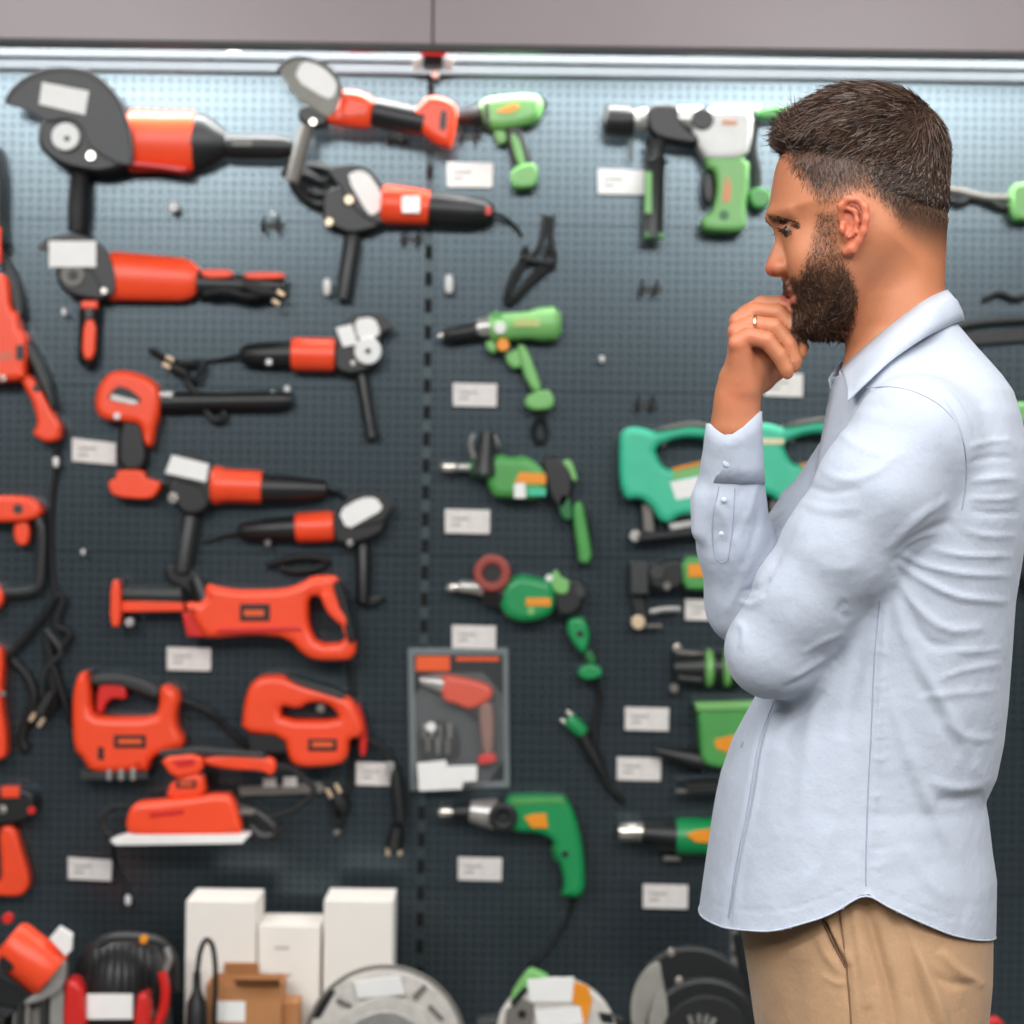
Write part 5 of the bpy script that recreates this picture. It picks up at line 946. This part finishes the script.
# ---- shirt
def cloth_mat(name, c1, c2, rough, scale):
    m = bpy.data.materials.new(name); m.use_nodes = True; nt = m.node_tree; N_ = nt.nodes; L = nt.links; b = N_['Principled BSDF']
    b.inputs['Roughness'].default_value = rough; b.inputs['Specular IOR Level'].default_value = .25; b.inputs['Sheen Weight'].default_value = .15
    tc = N_.new('ShaderNodeTexCoord'); wv = N_.new('ShaderNodeTexNoise'); wv.inputs['Scale'].default_value = scale; wv.inputs['Detail'].default_value = 3; L.new(tc.outputs['Object'], wv.inputs[0])
    x = N_.new('ShaderNodeMix'); x.data_type = 'RGBA'; L.new(wv.outputs[0], x.inputs[0]); x.inputs[6].default_value = c1; x.inputs[7].default_value = c2; L.new(x.outputs[2], b.inputs['Base Color'])
    n2 = N_.new('ShaderNodeTexNoise'); n2.inputs['Scale'].default_value = 26; n2.inputs['Detail'].default_value = 5; L.new(tc.outputs['Object'], n2.inputs[0])
    bp = N_.new('ShaderNodeBump'); bp.inputs['Strength'].default_value = .35; bp.inputs['Distance'].default_value = .010; L.new(n2.outputs[0], bp.inputs['Height']); L.new(bp.outputs[0], b.inputs['Normal'])
    return m
SHIRT = cloth_mat('pale_blue_cotton', srgb(170, 178, 192), srgb(184, 191, 204), .85, 700)
SEAM = cloth_mat('pale_blue_seam', srgb(146, 156, 174), srgb(158, 168, 186), .9, 700)
TAN = cloth_mat('tan_chino', srgb(166, 131, 99), srgb(180, 146, 113), .85, 500)
sv = Vol(axis([(672, 1045, 2.6)]), axis([(285, 980, 2.8)]), axis([(-262, 262, 3.4)]))
torso = [(296, 866, 948, 0, 66), (325, 854, 955, 0, 68), (345, 845, 972, 0, 74), (362, 838, 986, 0, 96), (378, 836, 998, 0, 122), (394, 832, 1007, 0, 148), (417, 828, 1013, 0, 166), (450, 822, 1020, 0, 176), (484, 816, 1023, 0, 178), (518, 808, 1021, 0, 176), (561, 796, 1015, 0, 171), (600, 785, 1009, 0, 167), (652, 771, 1006, 0, 162), (700, 756, 1003, 0, 158), (740, 734, 999, 0, 156), (774, 722, 992, 0, 155), (797, 717, 981, 0, 155), (814, 714, 984, 0, 157), (848, 709, 988, 0, 160), (875, 705, 992, 0, 163), (919, 699, 991, 0, 167), (979, 696, 989, 0, 168)]
sv.loft(torso, 6, 2.25)
sv.chain([N(915, 438, -150, 60), N(880, 490, -158, 57), N(842, 548, -148, 53), N(806, 600, -136, 48), N(774, 650, -122, 44)], 16)
sv.chain([N(774, 650, -122, 44), (800, 655, -50, 39), (790, 652, 10, 30), (780, 648, 40, 26)], 14)
sv.chain([(910, 438, 150, 60), (835, 535, 128, 52), (760, 604, 84, 46)], 14); sv.chain([(757, 606, 82, 44), (741, 545, 55, 38), (733, 500, 42, 35), (735, 462, 28, 29), (735, 436, 18, 26), (736, 405, 10, 25)], 12)
sv.cap((706, 500, 30, 10), (704, 530, 34, 10), 14)
V, Q = sv.mesh(2); Nn = normals(V, Q); del sv
folds = [([(968, 447), (990, 441), (1013, 440)], 2.2, 3), ([(970, 462), (992, 457), (1013, 458)], -2, 3), ([(970, 481), (995, 478), (1018, 478)], 2.6, 3.5), ([(968, 498), (994, 500), (1020, 497)], 2.2, 3), ([(968, 511), (994, 514), (1020, 512)], -2, 3),
 ([(962, 530), (985, 536), (1018, 536)], 2, 3.5), ([(898, 553), (925, 566), (960, 574), (1012, 576)], 3.4, 4), ([(896, 562), (925, 582), (958, 598), (1010, 602)], 4.2, 4.5), ([(930, 548), (960, 556), (1014, 556)], 2.6, 3.5), ([(893, 572), (912, 604), (945, 632), (985, 628)], 3.4, 6), ([(902, 590), (915, 625), (930, 645), (960, 650)], -3, 6),
 ([(893, 578), (900, 620), (915, 660), (940, 700), (965, 750), (985, 785)], 4, 9), ([(906, 640), (925, 690), (950, 735), (975, 765)], -3, 9), ([(940, 650), (975, 652), (1003, 648)], 2, 4), ([(935, 680), (970, 668), (1003, 664)], 1.8, 4), ([(915, 700), (945, 694), (1000, 690)], 1.6, 5),
 ([(886, 585), (884, 640), (880, 700), (876, 780), (870, 860)], 2.2, 3), ([(890, 690), (905, 745), (925, 800), (960, 860)], 3, 8), ([(935, 800), (960, 800), (985, 796)], -4, 8), ([(925, 780), (955, 790), (985, 786)], 2.4, 6), ([(905, 760), (930, 830), (955, 880), (968, 920)], -2.6, 9), ([(940, 720), (970, 740), (996, 738)], 1.8, 5),
 ([(870, 595), (862, 650), (850, 700), (842, 740)], -3.6, 10), ([(840, 665), (818, 700), (805, 760), (800, 830)], 2.4, 10), ([(826, 690), (800, 710), (780, 750)], -3, 8), ([(775, 690), (758, 740), (748, 808), (734, 868), (727, 930)], -4.5, 3.5), ([(781, 702), (764, 740), (754, 808), (740, 868), (733, 918)], 1.6, 4), ([(757, 700), (740, 742), (722, 800), (712, 870)], 1.2, 7),
 ([(850, 760), (835, 820), (820, 870), (790, 900)], 1.6, 10), ([(868, 893), (866, 875), (862, 852)], -2, 3), ([(905, 845), (925, 880), (950, 900)], 1.6, 8),
 ([(954, 520), (930, 530), (905, 548), (892, 566)], -3.4, 6), ([(950, 498), (925, 512), (905, 530), (885, 552)], 2.8, 6), ([(940, 530), (915, 540), (896, 556)], 2.4, 3),
 ([(836, 430), (860, 448), (885, 455)], 1.4, 6), ([(820, 470), (845, 482), (870, 476), (905, 450)], 2, 6), ([(805, 485), (830, 494), (860, 488)], -2, 5), ([(796, 500), (830, 512), (862, 508)], 1.6, 6), ([(788, 515), (775, 545), (756, 574), (742, 592)], 2.2, 4), ([(800, 512), (780, 555), (760, 590), (748, 606)], -2, 5),
 ([(738, 600), (752, 606), (765, 596)], 2.6, 4), ([(742, 590), (756, 590), (770, 578)], -2, 4), ([(733, 622), (745, 628), (742, 650)], 1.8, 5), ([(836, 650), (815, 664), (790, 680)], 2.2, 4), ([(846, 632), (825, 640), (800, 654)], 2, 4), ([(830, 664), (806, 678), (780, 690)], -1.8, 4), ([(846, 600), (838, 612), (850, 620)], -2.4, 6),
 ([(812, 540), (790, 580), (770, 620)], 1.2, 10), ([(820, 565), (845, 570), (868, 560)], 1.4, 8), ([(822, 420), (800, 446), (776, 490)], -1.6, 4), ([(818, 432), (795, 470), (780, 500)], 1.8, 4), ([(772, 500), (786, 494), (800, 480)], 1.8, 3), ([(770, 512), (782, 506), (796, 494)], -1.8, 3), ([(770, 524), (780, 520), (790, 510)], 1.8, 3),
 ([(716, 500), (725, 520), (742, 560)], 1.6, 5), ([(760, 470), (750, 510), (735, 545)], 1.8, 5), ([(762, 500), (755, 535), (742, 570)], -1.6, 5), ([(750, 560), (738, 590), (726, 615)], 1.8, 5), ([(712, 498), (709, 525), (716, 560), (720, 600)], -1.2, 4), ([(760, 440), (745, 470), (738, 505)], -1.4, 4),
 ([(928, 384), (950, 402), (963, 426), (968, 465), (966, 496)], -2.2, 2.2), ([(934, 380), (957, 400), (970, 426), (974, 465)], 1, 2.4), ([(880, 400), (905, 392), (930, 390)], 1, 7), ([(850, 410), (880, 420), (920, 424)], .8, 9),
 ([(700, 900), (728, 909), (765, 912), (800, 906), (838, 893), (866, 878)], -.9, 1.6), ([(874, 888), (915, 905), (950, 918), (986, 923)], -.9, 1.6)]
for k in range(15): a_ = 868+(k*7 % 5); folds.append(([(a_, 612+k*18), (a_+7, 615+k*18+(k*5 % 4)), (a_+14+(k*11 % 9), 610+k*18+(k*3 % 7))], (.5+.2*(k % 3))*(-1)**k, 2.6))
V = waves(V, Nn, folds)
k_ = (DPX+V[:, 2])/DPX
# hem, cuff and neck openings: trim below a curve and snap the last row onto it
hx = [690, 698, 724, 764, 781, 821, 841, 856, 868, 881, 915, 949, 972, 988, 1000]; hy = [914, 918, 927, 930, 928, 917, 908, 897, 893, 903, 919, 933, 938, 939, 938]
wn = 160*np.sqrt(np.clip(1-((V[:, 0]-845)/150)**2, 0.0, 1)); kn = (DPX-wn)/DPX
pu = 512+(V[:, 0]-512)/kn; lim = 512+(np.interp(pu, hx, hy)-512)*kn
def trim(V, Q, g):
    """keep g<=0; vertices of cut faces that lie beyond are drawn back to the edge along the gradient set by the caller"""
    keep = (g[Q] <= 0).any(1); return Q[keep]
arm_zone = (V[:, 0] < 790) & (V[:, 2] > -15) & (V[:, 1] < 560)
gh = V[:, 1]-lim; keepq = (gh[Q] <= 0).any(1) | arm_zone[Q].any(1); Q = Q[keepq]; b_ = (gh > 0) & ~arm_zone; V[b_, 1] = lim[b_]
cl = np.interp(V[:, 0], [700, 709, 715, 722, 731, 742, 759, 775], [426, 424, 431, 437, 436, 429, 414, 405])-0; gc = cl-V[:, 1]; z_ = arm_zone & (V[:, 0] < 790) & (V[:, 1] < 470) & (V[:, 0] < 772)
Q = Q[~(((gc[Q] > 0) & z_[Q]).all(1))]; b_ = (gc > 0) & z_; V[b_, 1] = cl[b_]
nk = np.interp(V[:, 0], [835, 852, 880, 948, 965], [378, 362, 342, 300, 296]); gn = nk-V[:, 1]; z_ = (np.abs(V[:, 2]) < 85) & (V[:, 0] > 826)
Q = Q[~(((gn[Q] > 0) & z_[Q]).all(1))]; b_ = (gn > 0) & z_; V[b_, 1] = nk[b_]
he = V[(gh > 0) & ~arm_zone & np.isin(np.arange(len(V)), Q)]; an = np.arctan2(he[:, 2], he[:, 0]-845); he = he[np.argsort(an)]; he = he[::3]; he = np.concatenate([he, he[:2]])
for _ in range(3): he[1:-1] = (he[:-2]+he[1:-1]*2+he[2:])/4
us, Qc = compact(V, Q); SV = V[us]; SN = normals(SV, Qc)
shirt = mk('shirt', V[us], Qc, SHIRT, body, ORI, lab='pale blue button shirt')
md = shirt.modifiers.new('thickness', 'SOLIDIFY'); md.thickness = .0016; md.offset = -1
hem_me = tube_pts([W3(p)-ORI for p in he], 1.0*S, 6); hem_o = bpy.data.objects.new('hem', hem_me); C.objects.link(hem_o); hem_me.materials.append(SHIRT); hem_me.polygons.foreach_set('use_smooth', [True]*len(hem_me.polygons)); hem_o.parent = shirt
# collar: stand and turned-down leaf on both sides
def strip(name, rows, m, parent, th=.0018, lab=None):
    A = np.array([chaikin(r, 2, False) for r in rows]); nr, nc = A.shape[:2]
    Qs = np.array([[i*nc+j, i*nc+j+1, (i+1)*nc+j+1, (i+1)*nc+j] for i in range(nr-1) for j in range(nc-1)])
    o = mk(name, A.reshape(-1, 3), Qs, m, parent, ORI, lab=lab); s_ = o.modifiers.new('t', 'SOLIDIFY'); s_.thickness = th; s_.offset = 0; return o
for sgn in (-1, 1):
    T = [(948, 292, 0), (942, 293, sgn*34), (915, 305, sgn*62), (880, 331, sgn*68), (856, 351, sgn*50), (833 if sgn > 0 else 837, 375 if sgn > 0 else 371, sgn*26)]
    if sgn < 0: B = [(964, 320, 0), N(960, 321, -44), N(928, 335, -92), N(890, 361, -106), N(868, 381, -114), N(848, 401, -106)]
    else: B = [(964, 320, 0), (960, 321, 44), (928, 334, 88), (882, 364, 98), (850, 388, 80), (834, 405, 40)]
    M1 = [tuple(np.array(a)*.62+np.array(b)*.38+np.array((1.5, -1, sgn*7))) for a, b in zip(T, B)]; M2 = [tuple(np.array(a)*.3+np.array(b)*.7+np.array((1.5, 0, sgn*6))) for a, b in zip(T, B)]
    St = [(a[0]-3+(6 if i > 3 else 0), a[1]+26, a[2]*.93) for i, a in enumerate(T)]
    strip('collar', [St, [tuple(np.array(a)+(-1, 4, 0)) for a in T], T, M1, M2, B], SHIRT, shirt)
# cuff on the raised arm
def ringpts(c, ru, rw, n=26, tilt=0): return [(c[0]+ru*math.cos(a), c[1]+tilt*math.cos(a), c[2]+rw*math.sin(a)) for a in np.linspace(0, 2*math.pi, n)]
def loop_strip(name, rings_, m, parent, th=.0018):
    A = np.array(rings_); nr, nc = A.shape[:2]; Qs = np.array([[i*nc+j, i*nc+j+1, (i+1)*nc+j+1, (i+1)*nc+j] for i in range(nr-1) for j in range(nc-1)])
    o = mk(name, A.reshape(-1, 3), Qs, m, parent, ORI); s_ = o.modifiers.new('t', 'SOLIDIFY'); s_.thickness = th; s_.offset = 0; return o
def cuffring(y, c, ru, rw, k):
    out = []
    for a in np.linspace(0, 2*math.pi, 41):
        uo = c[0]+ru*math.cos(a); dip = np.interp(uo, [705, 709, 715, 722, 731, 742, 761], [-1, -1, 6, 11.5, 11, 4, -13])*k*(1 if math.sin(a) < 0 else .4); out.append((uo, y+dip, c[2]+rw*math.sin(a)))
    return out
cuff = loop_strip('cuff', [cuffring(424, (735, 0, 12), 27, 27, 1), cuffring(440, (735, 0, 18), 28, 28, .7), cuffring(466, (736, 0, 27), 29.5, 30, 0), cuffring(483, (736, 0, 33), 31.5, 32, 0)], SHIRT, shirt, .0024)
WBT = mat('pale_button', srgb(190, 198, 212), .4)
for (x, y, w_, r) in ((727, 463, -2.8, 4.6), (722, 534, 7.5, 2.8), (724, 500, 2, 2.8)): blob('button', (x, y, w_), (r, r, 1.6), WBT, shirt, 16)
for (x, y, w_) in ((731, 792, -48), (722, 860, -46), (742, 745, -48)): blob('button', N(x, y, w_), (1.6, 4.2, 4), SEAM, shirt, 14)
def seam(name, pts, r=.7, m=SEAM, parent=None):
    q = [W3(p)-ORI for p in chaikin(pts, 3, False)]; me = tube_pts(q, r*S, 6); o = bpy.data.objects.new(name, me); C.objects.link(o); me.materials.append(m); me.polygons.foreach_set('use_smooth', [True]*len(me.polygons)); o.parent = parent or shirt; return o

def on_cloth(V, N_, pts, name, r, m, parent, lift=.2):
    """a stitched seam lying on the near side of the cloth"""
    k = (DPX+V[:, 2])/DPX; pu = 512+(V[:, 0]-512)/k; pv = 512+(V[:, 1]-512)/k; near = N_[:, 2] < -.05; out = []
    pts = np.array(chaikin(pts, 3, False))
    for q in pts:
        d = np.hypot(pu-q[0], pv-q[1]); d[~near] = 1e9; i = np.argsort(d)[:40]; i = i[V[i, 2] < V[i, 2].min()+12]; w_ = np.exp(-(d[i]/2.2)**2)+1e-9; wv = (V[i, 2]*w_).sum()/w_.sum()
        out.append(np.array(N(q[0], q[1], wv-lift)))
    out = np.array(out)
    for _ in range(2): out[1:-1] = (out[:-2]+out[1:-1]*2+out[2:])/4
    me = tube_pts([W3(p)-ORI for p in out], r*S, 6); o = bpy.data.objects.new(name, me); C.objects.link(o); me.materials.append(m); me.polygons.foreach_set('use_smooth', [True]*len(me.polygons)); o.parent = parent; return o
for pts in ([(866, 388), (890, 386), (915, 391), (940, 404), (958, 424), (966, 450), (967, 478), (962, 510)], [(880, 600), (874, 660), (872, 720), (868, 790), (866, 850), (866, 886)], [(775, 700), (758, 740), (748, 808), (735, 868), (728, 918)],
            [(719, 486), (712, 520), (713, 556), (722, 564), (728, 560)], [(735, 488), (733, 530), (728, 560)], [(714, 444), (724, 448), (736, 455), (740, 466), (736, 478)]): on_cloth(SV, SN, pts, 'seam', .62, SEAM, shirt)
# ---- trousers
tv = Vol(axis([(700, 1020, 2.6)]), axis([(860, 1060, 2.6), (1060, 2010, 9)]), axis([(-195, 195, 4.6)]))
tv.loft([(862, 748, 985, 0, 145), (930, 742, 988, 0, 156), (975, 749, 987, 0, 160), (1024, 756, 982, 0, 162), (1100, 768, 970, 0, 158), (1135, 782, 952, 0, 146)], 30, 2.3)
for sgn in (-1, 1):
    w_ = sgn*80; dx = 14*sgn
    tv.chain([(868, 1070, sgn*74, 84), (866+dx, 1240, w_, 76), (862+dx, 1480, w_, 64), (872+dx, 1620, w_, 60), (876+dx, 1780, w_, 56), (872+dx, 1996, w_, 50)], 34)
V, Q = tv.mesh(4); Nn = normals(V, Q); del tv
V = waves(V, Nn, [([(864, 900), (878, 950), (892, 1000), (898, 1060)], -9, 7), ([(852, 900), (862, 960), (868, 1010)], 4, 7), ([(900, 925), (925, 975), (942, 1020), (950, 1070)], 8, 9), ([(890, 905), (915, 960), (930, 1030)], -6, 7), ([(940, 950), (960, 975), (985, 985)], 5, 6), ([(930, 975), (955, 985), (985, 980)], -2.4, 5),
 ([(836, 905), (842, 945), (848, 985), (853, 1060)], -3.5, 2), ([(842, 905), (848, 945), (855, 985), (860, 1040)], 1.8, 4), ([(821, 916), (834, 944), (847, 970)], -9, 2.6), ([(825, 914), (838, 942), (851, 966)], 5, 3), ([(816, 930), (825, 955), (842, 974)], 2.4, 5), ([(770, 940), (762, 980), (768, 1030)], 1.6, 9), ([(800, 960), (795, 1000), (800, 1040)], -1.6, 12), ([(820, 975), (840, 985), (846, 982)], 1.8, 3)])
gl = V[:, 1]-1985; Q = Q[(gl[Q] <= 0).any(1)]; V[:, 1] = np.minimum(V[:, 1], 1985)
gl = 868-V[:, 1]; Q = Q[(gl[Q] <= 0).any(1)]
us, Qc = compact(V, Q); tr = mk('trousers', V[us], Qc, TAN, body, ORI, lab='tan chino trousers'); md = tr.modifiers.new('t', 'SOLIDIFY'); md.thickness = .002; md.offset = -1
TV = V[us]; TN = normals(TV, Qc); TS = mat('dark_tan_stitch', srgb(120, 92, 68), .9); on_cloth(TV, TN, [(839, 902), (844, 945), (849, 990), (853, 1050)], 'seam', .8, TS, tr); on_cloth(TV, TN, [(822, 918), (834, 944), (846, 968)], 'pocket_edge', 1.3, TS, tr)
# ---- shoes
SHOE = mat('brown_leather_shoe', srgb(96, 64, 44), .4); SOLE = mat('white_sole', srgb(220, 216, 208), .6)
for sgn in (-1, 1):
    dx = 14*sgn; w_ = sgn*80; fv = Vol(axis([(690, 950, 4)]), axis([(1950, 2050, 3)]), axis([(w_-50, w_+50, 4)]))
    fv.chain([(884+dx, 1985, w_, 36), (830+dx, 1998, w_, 34), (765+dx, 2010, w_, 28), (738+dx, 2016, w_, 20)], 12); V, Q = fv.mesh(1); V[:, 1] = np.minimum(V[:, 1], 2024)
    sh = mk('shoe', V, Q, SHOE, body, ORI)
    fv = Vol(axis([(690, 950, 4)]), axis([(2010, 2050, 2.5)]), axis([(w_-50, w_+50, 4)])); fv.chain([(884+dx, 2029, w_, 38), (830+dx, 2029, w_, 36), (765+dx, 2029, w_, 33), (742+dx, 2029, w_, 25)], 8)
    r_ = (slice(None),)*3; g = fv.grid(r_); fv.F = np.maximum(fv.F, np.abs(g[1]-2029)-6).astype(np.float32); V, Q = fv.mesh(0); mk('sole', V, Q, SOLE, sh, ORI)
